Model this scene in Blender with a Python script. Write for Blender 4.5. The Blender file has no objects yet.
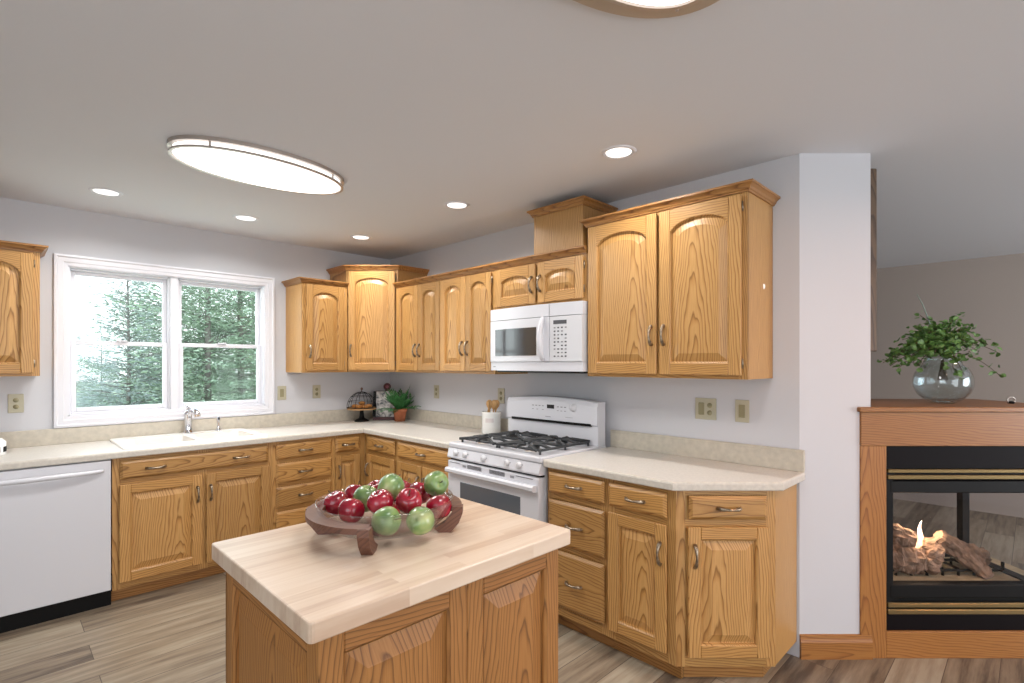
import bpy, bmesh, math, random
from math import pi, sin, cos, sqrt, radians
from mathutils import Vector, Matrix
random.seed(7)
SC = bpy.context.scene
COL = SC.collection

# ------------------------------------------------------------------ camera, world, exposure
cd = bpy.data.cameras.new('camera'); cam = bpy.data.objects.new('camera', cd); COL.objects.link(cam)
cam.location = (-2.744, -4.429, 1.431)
cam.rotation_euler = (pi/2, 0, radians(-44.957))
cd.sensor_width = 36; cd.lens = 18.307; cd.shift_y = 22/1024; cd.clip_start = .02
SC.camera = cam
SC.view_settings.view_transform = 'Standard'; SC.view_settings.look = 'None'
SC.view_settings.gamma = 1; SC.view_settings.use_curve_mapping = False
SC.view_settings.exposure = -0.64
W = bpy.data.worlds.new('overcast_sky'); SC.world = W; W.use_nodes = True
nt = W.node_tree; bg = nt.nodes['Background']
tc = nt.nodes.new('ShaderNodeTexCoord'); sx = nt.nodes.new('ShaderNodeSeparateXYZ')
cr = nt.nodes.new('ShaderNodeValToRGB')
nt.links.new(tc.outputs['Generated'], sx.inputs[0]); nt.links.new(sx.outputs['Z'], cr.inputs[0])
cr.color_ramp.elements[0].position = .0; cr.color_ramp.elements[0].color = (.95, .98, 1, 1)
cr.color_ramp.elements[1].position = .8; cr.color_ramp.elements[1].color = (.72, .84, 1, 1)
nt.links.new(cr.outputs[0], bg.inputs[0]); bg.inputs[1].default_value = 4.0

def area(name, loc, rot, sx_, sy_, power, col=(1, 1, 1), shape='RECTANGLE', spread=pi):
    l = bpy.data.lights.new(name, 'AREA'); l.shape = shape; l.size = sx_; l.size_y = sy_
    l.energy = power; l.color = col; l.spread = spread
    o = bpy.data.objects.new(name, l); COL.objects.link(o); o.location = loc; o.rotation_euler = rot
    return o
# daylight at the kitchen window, then fill lights added at unseen openings
area('daylight_kitchen_window', (-1.78, .30, 1.6), (radians(-90), 0, 0), 1.15, .95, 10, (.88, .95, 1))
area('fill_rear_opening', (-2.6, -8.02, 1.25), (radians(90), 0, 0), 3.0, 2.1, 36, (.93, .97, 1))  # added fill from behind the viewer, no door known there
area('fill_side_opening', (-4.88, -4.6, 1.45), (0, radians(-90), 0), 1.5, 2.2, 16, (.92, .96, 1))  # added fill from the left, out of view
area('fill_living_opening', (1.9, -8.02, 1.35), (radians(90), 0, 0), 2.4, 1.5, 140, (.86, .93, 1))  # added fill that brightens the living room from out of view

# ------------------------------------------------------------------ materials
def hexc(h):
    h = h.lstrip('#'); v = [int(h[i:i+2], 16)/255 for i in (0, 2, 4)]
    return tuple((c/12.92 if c <= .04045 else ((c+.055)/1.055)**2.4) for c in v) + (1,)
def newmat(name):
    m = bpy.data.materials.new(name); m.use_nodes = True
    return m, m.node_tree, m.node_tree.nodes['Principled BSDF']
def plain(name, col, rough=.5, metal=0, spec=.5, bump=0, bscale=60, var=0, vscale=8, coat=0):
    m, t, b = newmat(name)
    c = hexc(col); b.inputs['Base Color'].default_value = c
    b.inputs['Roughness'].default_value = rough; b.inputs['Metallic'].default_value = metal
    b.inputs['Specular IOR Level'].default_value = spec; b.inputs['Coat Weight'].default_value = coat
    n = t.nodes.new('ShaderNodeTexNoise'); tcn = t.nodes.new('ShaderNodeTexCoord')
    t.links.new(tcn.outputs['Object'], n.inputs['Vector'])
    n.inputs['Scale'].default_value = vscale if var else bscale; n.inputs['Detail'].default_value = 4
    if var:
        r = t.nodes.new('ShaderNodeValToRGB')
        r.color_ramp.elements[0].position = .3; r.color_ramp.elements[1].position = .7
        r.color_ramp.elements[0].color = tuple(x*(1-var) for x in c[:3])+(1,)
        r.color_ramp.elements[1].color = tuple(min(1, x*(1+var)) for x in c[:3])+(1,)
        t.links.new(n.outputs[0], r.inputs[0]); t.links.new(r.outputs[0], b.inputs['Base Color'])
    if bump:
        bn = t.nodes.new('ShaderNodeBump'); bn.inputs['Strength'].default_value = bump; bn.inputs['Distance'].default_value = .002
        t.links.new(n.outputs[0], bn.inputs['Height']); t.links.new(bn.outputs[0], b.inputs['Normal'])
    return m
def math_n(t, op, a, b=None):
    n = t.nodes.new('ShaderNodeMath'); n.operation = op
    for i, v in enumerate((a, b)):
        if v is None: continue
        if isinstance(v, (int, float)): n.inputs[i].default_value = v
        else: t.links.new(v, n.inputs[i])
    return n.outputs[0]
def oak(name, light, mid, dark, horiz=False, alongy=False, rough=.42):
    m, t, b = newmat(name)
    tcn = t.nodes.new('ShaderNodeTexCoord'); oi = t.nodes.new('ShaderNodeObjectInfo')
    s = t.nodes.new('ShaderNodeSeparateXYZ'); t.links.new(tcn.outputs['Object'], s.inputs[0])
    X, Y, Z = s.outputs
    rnd = oi.outputs['Random']
    if horiz: long_, wide = X, math_n(t, 'ADD', Z, math_n(t, 'MULTIPLY', Y, .9))
    elif alongy: long_, wide = Y, math_n(t, 'ADD', X, Z)
    else: long_, wide = Z, math_n(t, 'ADD', X, math_n(t, 'MULTIPLY', Y, .9))
    long_ = math_n(t, 'ADD', long_, math_n(t, 'MULTIPLY', rnd, 7.0))
    off = math_n(t, 'MULTIPLY', math_n(t, 'SUBTRACT', math_n(t, 'FRACT', math_n(t, 'MULTIPLY', rnd, 17.3)), .5), .16)
    wc = math_n(t, 'ADD', wide, off)
    # slow warp noise
    cv = t.nodes.new('ShaderNodeCombineXYZ'); t.links.new(math_n(t, 'MULTIPLY', wc, 7.0), cv.inputs[0])
    t.links.new(math_n(t, 'MULTIPLY', long_, 1.6), cv.inputs[2])
    n1 = t.nodes.new('ShaderNodeTexNoise'); n1.inputs['Scale'].default_value = 1; n1.inputs['Detail'].default_value = 3
    t.links.new(cv.outputs[0], n1.inputs['Vector'])
    r = math_n(t, 'SQRT', math_n(t, 'ADD', math_n(t, 'MULTIPLY', wc, wc), .0016))
    f = math_n(t, 'ADD', math_n(t, 'MULTIPLY', r, 88.0), math_n(t, 'MULTIPLY', long_, 6.0))
    f = math_n(t, 'ADD', f, math_n(t, 'MULTIPLY', n1.outputs[0], 7.0))
    fr = math_n(t, 'FRACT', f)
    cr = t.nodes.new('ShaderNodeValToRGB'); e = cr.color_ramp.elements
    e[0].position = 0; e[0].color = hexc(light); e[1].position = 1; e[1].color = hexc(light)
    for p_, c_ in ((.45, light), (.72, mid), (.9, dark)):
        q = e.new(p_); q.color = hexc(c_)
    t.links.new(fr, cr.inputs[0])
    # pores
    cv2 = t.nodes.new('ShaderNodeCombineXYZ'); t.links.new(math_n(t, 'MULTIPLY', wide, 260.0), cv2.inputs[0])
    t.links.new(math_n(t, 'MULTIPLY', long_, 9.0), cv2.inputs[2])
    n2 = t.nodes.new('ShaderNodeTexNoise'); n2.inputs['Scale'].default_value = 1; n2.inputs['Detail'].default_value = 2
    t.links.new(cv2.outputs[0], n2.inputs['Vector'])
    pr = t.nodes.new('ShaderNodeValToRGB'); pr.color_ramp.elements[0].position = .3; pr.color_ramp.elements[1].position = .55
    pr.color_ramp.elements[0].color = (.70, .62, .52, 1); pr.color_ramp.elements[1].color = (1, 1, 1, 1)
    t.links.new(n2.outputs[0], pr.inputs[0])
    mx = t.nodes.new('ShaderNodeMix'); mx.data_type = 'RGBA'; mx.blend_type = 'MULTIPLY'; mx.inputs[0].default_value = .55
    t.links.new(cr.outputs[0], mx.inputs[6]); t.links.new(pr.outputs[0], mx.inputs[7])
    # board to board variation
    hv = t.nodes.new('ShaderNodeHueSaturation')
    t.links.new(math_n(t, 'ADD', math_n(t, 'MULTIPLY', rnd, .28), .85), hv.inputs['Value'])
    t.links.new(mx.outputs[2], hv.inputs['Color']); t.links.new(hv.outputs[0], b.inputs['Base Color'])
    b.inputs['Roughness'].default_value = rough; b.inputs['Coat Weight'].default_value = .08; b.inputs['Coat Roughness'].default_value = .25
    bn = t.nodes.new('ShaderNodeBump'); bn.inputs['Strength'].default_value = .15; bn.inputs['Distance'].default_value = .001
    t.links.new(n2.outputs[0], bn.inputs['Height']); t.links.new(bn.outputs[0], b.inputs['Normal'])
    return m
OAK_V = oak('oak_vertical_grain', '#c2955a', '#b48448', '#875c2a')
OAK_H = oak('oak_horizontal_grain', '#bb8d51', '#ae7f44', '#825829', horiz=True)
OAK_Y = oak('oak_depth_grain', '#c99f68', '#bb8f57', '#9c713c', alongy=True)
OAKD = oak('oak_crown_wood', '#a67640', '#966632', '#744a22', horiz=True)
ISL_V = oak('island_oak_vertical', '#aa753c', '#9c6831', '#734a20', rough=.55)
ISL_H = oak('island_oak_horizontal', '#a6713a', '#98652f', '#70471f', horiz=True, rough=.55)
FP_V = oak('fireplace_oak_vertical', '#9d6a34', '#915d2b', '#7a4a20')
FP_H = oak('fireplace_oak_horizontal', '#9d6a34', '#915d2b', '#7a4a20', horiz=True)
WALNUT = oak('walnut_wood', '#714a39', '#684234', '#57382b', horiz=True)
WHITE = plain('white_enamel', '#d3d3d8', .22, spec=.5)
WHITE2 = plain('white_plastic', '#d0d0d3', .35)
CERAM = plain('white_ceramic', '#f0efec', .2)
TRIMW = plain('white_trim_paint', '#dcdce2', .4)
WALL = plain('wall_paint', '#c6c6ca', .9, bump=.08, bscale=180)
PILLARP = plain('pillar_paint', '#d8d2d0', .9, bump=.08, bscale=180)
CEIL = plain('ceiling_paint', '#d6d7db', .95, bump=.1, bscale=120)
TAUPE = plain('taupe_wall_paint', '#aa9e95', .9, bump=.06, bscale=150)
BRONZE = plain('antique_bronze', '#958775', .32, metal=.9, var=.35, vscale=60)
BLACK = plain('black_metal', '#090808', .5, spec=.2)
IRON = plain('cast_iron', '#303234', .55, bump=.3, bscale=300)
DARKP = plain('black_plastic', '#101012', .3)
FPDARK = plain('dark_fireplace_metal', '#0b0507', .55, spec=.12)
BRASS = plain('aged_brass', '#8a7650', .35, metal=.8)
CHROME = plain('chrome', '#d8d8dc', .1, metal=1)
NICKEL = plain('brushed_nickel', '#b8aea6', .35, metal=.8)
ALMOND = plain('almond_plastic', '#b3ad96', .4)
ALMD = plain('almond_socket', '#8f8868', .4)
GREYBTN = plain('grey_print', '#8c8c90', .5)
DARKBTN = plain('dark_print', '#4c4c50', .5)
OVENGL = plain('oven_window_glass', '#5a5f66', .12, spec=.7)
MWGL = plain('microwave_window_glass', '#3b3d3e', .08, spec=.8)
TERRA = plain('terracotta', '#c27450', .8, var=.12, vscale=30)
LEAF = plain('fern_leaf', '#3f7a42', .6, var=.35, vscale=40)
IVY = plain('ivy_leaf', '#55793a', .5, var=.45, vscale=40)
STEM = plain('brown_stem', '#4a3a28', .7)
UTW = plain('utensil_wood', '#c69a64', .6, var=.15, vscale=30)
PASTRY = plain('pastry_crust', '#b98145', .8, var=.35, vscale=50)
BOARD = plain('round_wood_plate', '#b98d5e', .6, var=.1, vscale=20)
PEBBLE = plain('log_char', '#8d7360', .95, bump=1.0, bscale=60, var=.5, vscale=25)
EMBER = plain('firebox_floor', '#b9a888', .8, var=.15, vscale=20)
LAMIN = plain('laminate_counter', '#d0cbc3', .32, var=.07, vscale=90)
LAMIN_E = plain('laminate_edge', '#c9c2b7', .35, var=.08, vscale=60)
SPLASH = plain('laminate_splash', '#bfb7a8', .4, var=.10, vscale=35)
REDA = None
def apple_mat(name, c1, c2, c3, scale, rough):
    m, t, b = newmat(name)
    tcn = t.nodes.new('ShaderNodeTexCoord'); n = t.nodes.new('ShaderNodeTexNoise'); n.inputs['Scale'].default_value = scale
    t.links.new(tcn.outputs['Object'], n.inputs['Vector'])
    r = t.nodes.new('ShaderNodeValToRGB'); e = r.color_ramp.elements
    e[0].position = .35; e[0].color = hexc(c1); e[1].position = .7; e[1].color = hexc(c3); q = e.new(.52); q.color = hexc(c2)
    t.links.new(n.outputs[0], r.inputs[0]); t.links.new(r.outputs[0], b.inputs['Base Color'])
    b.inputs['Roughness'].default_value = rough; b.inputs['Coat Weight'].default_value = .6; b.inputs['Coat Roughness'].default_value = .08
    return m
REDA = apple_mat('red_apple_skin', '#7d0c20', '#960f28', '#ab3040', 14, .25)
GREENA = apple_mat('green_apple_skin', '#557843', '#7c9757', '#aab278', 16, .35)
def glass_thin(name, tint=(1, 1, 1, 1), refl=.12, rough=.02):
    m, t, b = newmat(name)
    out = t.nodes['Material Output']; t.nodes.remove(b)
    tr = t.nodes.new('ShaderNodeBsdfTransparent'); tr.inputs[0].default_value = tint
    gl = t.nodes.new('ShaderNodeBsdfGlossy'); gl.inputs['Roughness'].default_value = rough
    fr = t.nodes.new('ShaderNodeLayerWeight'); fr.inputs[0].default_value = .5
    fac = math_n(t, 'ADD', math_n(t, 'MULTIPLY', math_n(t, 'POWER', fr.outputs['Facing'], 3.0), refl*2.5), refl*.25)
    mx = t.nodes.new('ShaderNodeMixShader')
    t.links.new(fac, mx.inputs[0]); t.links.new(tr.outputs[0], mx.inputs[1]); t.links.new(gl.outputs[0], mx.inputs[2])
    t.links.new(mx.outputs[0], out.inputs[0])
    return m
PANE = glass_thin('window_glass', (.97, 1, .99, 1), .015)
BOWLG = glass_thin('bowl_glass', (.95, .96, .97, 1), .26)
FPGL = glass_thin('fireplace_glass', (.92, .92, .93, 1), .08, .03)
def vase_mat():
    m = glass_thin('bubbled_vase_glass', (.92, .96, .97, 1), .28, .05)
    t = m.node_tree
    v = t.nodes.new('ShaderNodeTexVoronoi'); v.inputs['Scale'].default_value = 55
    tcn = t.nodes.new('ShaderNodeTexCoord'); t.links.new(tcn.outputs['Object'], v.inputs['Vector'])
    bn = t.nodes.new('ShaderNodeBump'); bn.inputs['Strength'].default_value = .35; bn.inputs['Distance'].default_value = .003
    t.links.new(v.outputs['Distance'], bn.inputs['Height'])
    for n in t.nodes:
        if n.type in ('BSDF_GLOSSY', 'LAYER_WEIGHT'): t.links.new(bn.outputs[0], n.inputs['Normal'])
    return m
VASEG = vase_mat()
def emis(name, col, s):
    m, t, b = newmat(name)
    b.inputs['Base Color'].default_value = (.8, .8, .8, 1); b.inputs['Emission Color'].default_value = col
    b.inputs['Emission Strength'].default_value = s
    return m
RIMT = plain('tan_metal_rim', '#b3a594', .5, metal=.3)
LAMPG = emis('lit_diffuser', (1, .98, .96, 1), 2.5)
FLAME = emis('gas_flame', (1, .42, .10, 1), 1.5)
FLAMEC = emis('gas_flame_core', (1, .70, .35, 1), 2.2)
def planks():
    m, t, b = newmat('vinyl_plank_floor')
    tcn = t.nodes.new('ShaderNodeTexCoord')
    br = t.nodes.new('ShaderNodeTexBrick'); br.offset = .37; br.offset_frequency = 2
    br.inputs['Scale'].default_value = 1; br.inputs['Brick Width'].default_value = 1.2; br.inputs['Row Height'].default_value = .18
    br.inputs['Mortar Size'].default_value = .0016; br.inputs['Bias'].default_value = 0
    br.inputs['Color1'].default_value = (0, 0, 0, 1); br.inputs['Color2'].default_value = (1, 1, 1, 1); br.inputs['Mortar'].default_value = (.5, .5, .5, 1)
    t.links.new(tcn.outputs['Object'], br.inputs['Vector'])
    s = t.nodes.new('ShaderNodeSeparateXYZ'); t.links.new(tcn.outputs['Object'], s.inputs[0])
    cv = t.nodes.new('ShaderNodeCombineXYZ')
    t.links.new(math_n(t, 'MULTIPLY', s.outputs[0], 1.4), cv.inputs[0]); t.links.new(math_n(t, 'MULTIPLY', s.outputs[1], 16.0), cv.inputs[1])
    t.links.new(math_n(t, 'MULTIPLY', br.outputs['Color'], 9.0), cv.inputs[2])
    n = t.nodes.new('ShaderNodeTexNoise'); n.inputs['Scale'].default_value = 1.6; n.inputs['Detail'].default_value = 6; n.inputs['Roughness'].default_value = .62
    t.links.new(cv.outputs[0], n.inputs['Vector'])
    v = math_n(t, 'ADD', math_n(t, 'MULTIPLY', n.outputs[0], .95), math_n(t, 'MULTIPLY', br.outputs['Color'], .30))
    r = t.nodes.new('ShaderNodeValToRGB'); e = r.color_ramp.elements
    e[0].position = .40; e[0].color = hexc('#574b40'); e[1].position = .84; e[1].color = hexc('#a59a87')
    for p_, c_ in ((.52, '#7a6c5b'), (.66, '#8f816e')): q = e.new(p_); q.color = hexc(c_)
    t.links.new(v, r.inputs[0])
    mx = t.nodes.new('ShaderNodeMix'); mx.data_type = 'RGBA'; mx.inputs[7].default_value = hexc('#4a3f36')
    t.links.new(br.outputs['Fac'], mx.inputs[0]); t.links.new(r.outputs[0], mx.inputs[6])
    t.links.new(mx.outputs[2], b.inputs['Base Color']); b.inputs['Roughness'].default_value = .42
    return m
PLANK = planks()
def butcher():
    m, t, b = newmat('butcher_block')
    tcn = t.nodes.new('ShaderNodeTexCoord')
    br = t.nodes.new('ShaderNodeTexBrick'); br.offset = .43; br.offset_frequency = 2
    br.inputs['Scale'].default_value = 1; br.inputs['Brick Width'].default_value = .42; br.inputs['Row Height'].default_value = .036
    br.inputs['Mortar Size'].default_value = .0003
    br.inputs['Color1'].default_value = (0, 0, 0, 1); br.inputs['Color2'].default_value = (1, 1, 1, 1); br.inputs['Mortar'].default_value = (.3, .3, .3, 1)
    t.links.new(tcn.outputs['Object'], br.inputs['Vector'])
    s = t.nodes.new('ShaderNodeSeparateXYZ'); t.links.new(tcn.outputs['Object'], s.inputs[0])
    cv = t.nodes.new('ShaderNodeCombineXYZ')
    t.links.new(math_n(t, 'MULTIPLY', s.outputs[0], 3.0), cv.inputs[0]); t.links.new(math_n(t, 'MULTIPLY', s.outputs[1], 60.0), cv.inputs[1])
    t.links.new(math_n(t, 'ADD', math_n(t, 'MULTIPLY', br.outputs['Color'], 9.0), math_n(t, 'MULTIPLY', s.outputs[2], 30.0)), cv.inputs[2])
    n = t.nodes.new('ShaderNodeTexNoise'); n.inputs['Scale'].default_value = 1.2; n.inputs['Detail'].default_value = 4
    t.links.new(cv.outputs[0], n.inputs['Vector'])
    v = math_n(t, 'ADD', math_n(t, 'MULTIPLY', n.outputs[0], .6), math_n(t, 'MULTIPLY', br.outputs['Color'], .4))
    r = t.nodes.new('ShaderNodeValToRGB'); e = r.color_ramp.elements
    e[0].position = .25; e[0].color = hexc('#c0a48d'); e[1].position = .75; e[1].color = hexc('#dbc8b4'); q = e.new(.45); q.color = hexc('#d0b9a2')
    t.links.new(v, r.inputs[0]); t.links.new(r.outputs[0], b.inputs['Base Color']); b.inputs['Roughness'].default_value = .3
    return m
BUTCH = butcher()
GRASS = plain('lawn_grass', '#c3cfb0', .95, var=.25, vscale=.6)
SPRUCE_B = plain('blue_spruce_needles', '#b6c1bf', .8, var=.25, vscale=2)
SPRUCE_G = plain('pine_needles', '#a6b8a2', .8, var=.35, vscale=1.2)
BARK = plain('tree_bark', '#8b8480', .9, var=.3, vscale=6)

# ------------------------------------------------------------------ mesh helpers
class MB:
    def __init__(s): s.bm = bmesh.new(); s.mats = []
    def mi(s, m):
        if m not in s.mats: s.mats.append(m)
        return s.mats.index(m)
    def face(s, vs, m, smooth=False):
        try: f = s.bm.faces.new(vs)
        except ValueError: return None
        f.material_index = s.mi(m); f.smooth = smooth; return f
    def box(s, x0, x1, y0, y1, z0, z1, m, bev=0, seg=1, smooth=False):
        if x0 > x1: x0, x1 = x1, x0
        if y0 > y1: y0, y1 = y1, y0
        if z0 > z1: z0, z1 = z1, z0
        t = bmesh.new()
        bmesh.ops.create_cube(t, size=1)
        for v in t.verts:
            v.co = Vector(((x0+x1)/2+v.co.x*(x1-x0), (y0+y1)/2+v.co.y*(y1-y0), (z0+z1)/2+v.co.z*(z1-z0)))
        if bev:
            bmesh.ops.bevel(t, geom=list(t.edges), offset=min(bev, .49*min(x1-x0, y1-y0, z1-z0)), segments=seg, affect='EDGES', profile=.5)
        s.merge(t, m, smooth or seg > 2); return s
    def merge(s, t, m, smooth=False, mat=None):
        k = s.mi(m); mp = {}
        for v in t.verts: mp[v] = s.bm.verts.new(mat @ v.co if mat else v.co)
        for f in t.faces:
            try:
                g = s.bm.faces.new([mp[v] for v in f.verts]); g.material_index = k; g.smooth = smooth
            except ValueError: pass
        t.free()
    def prism(s, pts, a, b, m, axis='z'):
        def P(p, h):
            return {'z': (p[0], p[1], h), 'y': (p[0], h, p[1]), 'x': (h, p[0], p[1])}[axis]
        A = [s.bm.verts.new(P(p, a)) for p in pts]; B = [s.bm.verts.new(P(p, b)) for p in pts]
        s.face(A[::-1], m); s.face(B, m); n = len(pts)
        for i in range(n): s.face([A[i], A[(i+1) % n], B[(i+1) % n], B[i]], m)
        return s
    def loft(s, rings, m, close=True, cap0=False, cap1=False, smooth=False):
        R = [[s.bm.verts.new(p) for p in r] for r in rings]
        for a, b in zip(R, R[1:]):
            n = len(a)
            for i in range(n if close else n-1):
                s.face([a[i], a[(i+1) % n], b[(i+1) % n], b[i]], m, smooth)
        if cap0: s.face(R[0][::-1], m, smooth)
        if cap1: s.face(R[-1], m, smooth)
        return s
    def tube(s, pts, rad, m, seg=8, caps=True, flat=1.0):
        pts = [Vector(p) for p in pts]; n = len(pts)
        if not isinstance(rad, (list, tuple)): rad = [rad]*n
        rings = []; up = None
        for i, p in enumerate(pts):
            d = (pts[min(i+1, n-1)]-pts[max(i-1, 0)])
            d = d.normalized() if d.length > 1e-9 else Vector((0, 0, 1))
            if up is None:
                up = Vector((0, 0, 1)) if abs(d.z) < .9 else Vector((1, 0, 0))
            u = (up-d*up.dot(d)); u = u.normalized() if u.length > 1e-6 else d.orthogonal().normalized(); up = u
            w = d.cross(u)
            rings.append([p+(u*cos(2*pi*k/seg)+w*sin(2*pi*k/seg)*flat)*rad[i] for k in range(seg)])
        return s.loft(rings, m, True, caps, caps, True)
    def lathe(s, prof, m, seg=24, c=(0, 0, 0), smooth=True, sx=1, sy=1, axis='z', a0=0, a1=2*pi):
        full = abs(a1-a0-2*pi) < 1e-6
        n = seg if full else seg+1
        rings = []
        for r, h in prof:
            ring = []
            for k in range(n):
                a = a0+(a1-a0)*k/seg
                x, y, z = r*cos(a)*sx, r*sin(a)*sy, h
                if axis == 'y': x, y, z = x, h, y
                if axis == 'x': x, y, z = h, x, y
                ring.append((c[0]+x, c[1]+y, c[2]+z))
            rings.append(ring)
        return s.loft(rings, m, full, False, False, smooth)
    def sweep(s, path, prof, m):
        """path in plan, prof = (out, z) closed polygon; outward is to the right of travel"""
        P = [Vector((p[0], p[1])) for p in path]; n = len(P); rings = []
        for i in range(n):
            ns = []
            if i > 0: d = (P[i]-P[i-1]).normalized(); ns.append(Vector((d.y, -d.x)))
            if i < n-1: d = (P[i+1]-P[i]).normalized(); ns.append(Vector((d.y, -d.x)))
            nn = ns[0] if len(ns) == 1 else (ns[0]+ns[1])/(1+ns[0].dot(ns[1]))
            rings.append([(P[i].x+nn.x*o, P[i].y+nn.y*o, z) for o, z in prof])
        return s.loft(rings, m, True, True, True)
    def done(s, name, parent=None, loc=(0, 0, 0), rot=0, **kw):
        bmesh.ops.recalc_face_normals(s.bm, faces=s.bm.faces)
        me = bpy.data.meshes.new(name); s.bm.to_mesh(me); s.bm.free()
        for m in s.mats: me.materials.append(m)
        o = bpy.data.objects.new(name, me); COL.objects.link(o)
        o.location = loc; o.rotation_euler = (0, 0, rot) if isinstance(rot, (int, float)) else rot
        if parent: o.parent = parent
        for k, v in kw.items(): o[k] = v
        return o
def tag(o, label, cat, group=None, kind=None):
    o['label'] = label; o['category'] = cat
    if group: o['group'] = group
    if kind: o['kind'] = kind
    return o
def thing(name, label, cat, loc=(0, 0, 0), rot=0, group=None):
    o = bpy.data.objects.new(name, None); COL.objects.link(o); o.empty_display_size = .05
    o.location = loc; o.rotation_euler = (0, 0, rot); return tag(o, label, cat, group)
def copy_tree(o, parent=None):
    c = o.copy(); COL.objects.link(c); c.parent = parent
    for ch in list(o.children):
        copy_tree(ch, c)
    return c
def struct(mb, name, label, cat, **kw):
    return tag(mb.done(name, **kw), label, cat, kind='structure')

# ------------------------------------------------------------------ room shell
FZ = .018
struct(MB().box(-4.9, 4.1, -8.1, .14, -.10, FZ, PLANK), 'floor', 'grey brown wood plank floor running through kitchen and living room', 'floor')
struct(MB().box(-4.9, 4.1, -8.1, .14, 2.44, 2.56, CEIL), 'ceiling', 'flat pale grey painted ceiling', 'ceiling')
wx0, wx1, wz0, wz1 = -2.398, -1.165, 1.084, 2.070
w = MB()
w.box(-4.9, wx0, 0, .14, FZ, 2.44, WALL); w.box(wx1, 4.1, 0, .14, FZ, 2.44, WALL)
w.box(wx0, wx1, 0, .14, FZ, wz0, WALL); w.box(wx0, wx1, 0, .14, wz1, 2.44, WALL)
struct(w, 'wall_window', 'off-white wall with the double window above the sink', 'wall')
w = MB().prism([(0, 0), (0, -3.635), (.2416, -3.876), (.56, -3.558), (.12, -3.118), (.12, 0)], FZ, 2.44, WALL)
struct(w, 'wall_stove', 'off-white wall behind the stove, ending in an angled pillar', 'wall')
struct(MB().box(3.93, 4.1, -8.1, 0, FZ, 2.44, TAUPE), 'wall_living', 'taupe wall at the far side of the living room', 'wall')
w = MB(); w.box(-4.9, -4.78, -3.4, 0, FZ, 2.44, WALL); w.box(-4.9, -4.78, -8.1, -5.8, FZ, 2.44, WALL)
w.box(-4.9, -4.78, -5.8, -3.4, FZ, .6, WALL); w.box(-4.9, -4.78, -5.8, -3.4, 2.3, 2.44, WALL)
struct(w, 'wall_left', 'off-white side wall of the kitchen', 'wall')
w = MB(); w.box(-4.78, -4.2, -8.1, -7.98, FZ, 2.44, WALL); w.box(-1.0, .6, -8.1, -7.98, FZ, 2.44, WALL); w.box(3.2, 3.93, -8.1, -7.98, FZ, 2.44, WALL)
w.box(-4.2, -1.0, -8.1, -7.98, 2.32, 2.44, WALL); w.box(.6, 3.2, -8.1, -7.98, 2.2, 2.44, WALL); w.box(.6, 3.2, -8.1, -7.98, FZ, .55, WALL)
struct(w, 'wall_back', 'off-white wall behind the viewer with unseen openings added for daylight', 'wall')  # openings cut here to let extra light in
# oak baseboard of the angled pillar
bbp = [(0, FZ), (.016, FZ), (.016, .098), (.012, .108), (.010, .112), (.008, .128), (0, .132)]
struct(MB().sweep([(0, 0), (.341, 0)], bbp, FP_H), 'baseboard_pillar', 'oak baseboard at the foot of the angled white pillar', 'baseboard', loc=(0, -3.635, 0), rot=radians(-45))

# ------------------------------------------------------------------ window
def ring_frame(mb, x0, x1, z0, z1, wd, y0, y1, m, bev=.003):
    mb.box(x0, x0+wd, y0, y1, z0, z1, m, bev); mb.box(x1-wd, x1, y0, y1, z0, z1, m, bev)
    mb.box(x0+wd, x1-wd, y0, y1, z0, z0+wd, m, bev); mb.box(x0+wd, x1-wd, y0, y1, z1-wd, z1, m, bev)
c = MB()
ox0, ox1, oz0, oz1 = -2.465, -1.10, 1.018, 2.135
cp = [(0, 0), (.022, 0), (.024, .012), (.016, .02), (.016, .045), (.012, .050), (.010, .070), (0, .070)]
# casing: mitred moulding all around, profile = (thickness, inward)
rings = []
for (sx_, sz_, X, Z) in ((1, 1, ox0, oz0), (-1, 1, ox1, oz0), (-1, -1, ox1, oz1), (1, -1, ox0, oz1)):
    rings.append([(X+sx_*b, -a, Z+sz_*b) for a, b in cp])
rings.append(rings[0]); c.loft(rings, TRIMW)
c.box(wx0-.005, wx0+.012, 0, .12, wz0, wz1, TRIMW); c.box(wx1-.012, wx1+.005, 0, .12, wz0, wz1, TRIMW)
c.box(wx0, wx1, 0, .12, wz1-.012, wz1+.005, TRIMW); c.box(wx0, wx1, 0, .12, wz0-.005, wz0+.014, TRIMW)
struct(c, 'trim_1', 'white moulded casing around the double kitchen window', 'window casing')
def dh_window(n, x0, x1, label):
    f = MB(); z0, z1 = wz0+.012, wz1-.012
    ring_frame(f, x0, x1, z0, z1, .013, .035, .11, TRIMW)
    o = struct(f, n, label, 'window')
    zm = 1.567
    s = MB(); ring_frame(s, x0+.013, x1-.013, z0+.013, zm+.016, .029, .045, .072, TRIMW)
    sa = s.done('lower_sash', o); MB().box(x0+.040, x1-.040, .056, .060, z0+.040, zm-.010, PANE).done('pane', sa)
    MB().box((x0+x1)/2-.03, (x0+x1)/2+.03, .028, .05, zm+.014, zm+.026, TRIMW, .003).done('sash_lock', sa)
    s = MB(); ring_frame(s, x0+.013, x1-.013, zm-.010, z1-.013, .026, .076, .10, TRIMW)
    sa = s.done('upper_sash', o); MB().box(x0+.037, x1-.037, .086, .090, zm+.014, z1-.037, PANE).done('pane', sa)
    return o
dh_window('window_1', -2.392, -1.822, 'left white double-hung window above the sink')
dh_window('window_2', -1.778, -1.171, 'right white double-hung window above the sink')
struct(MB().box(-1.824, -1.776, .01, .11, wz0+.01, wz1-.01, TRIMW, .004), 'trim_2', 'white mullion post between the two kitchen windows', 'window trim')

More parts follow.
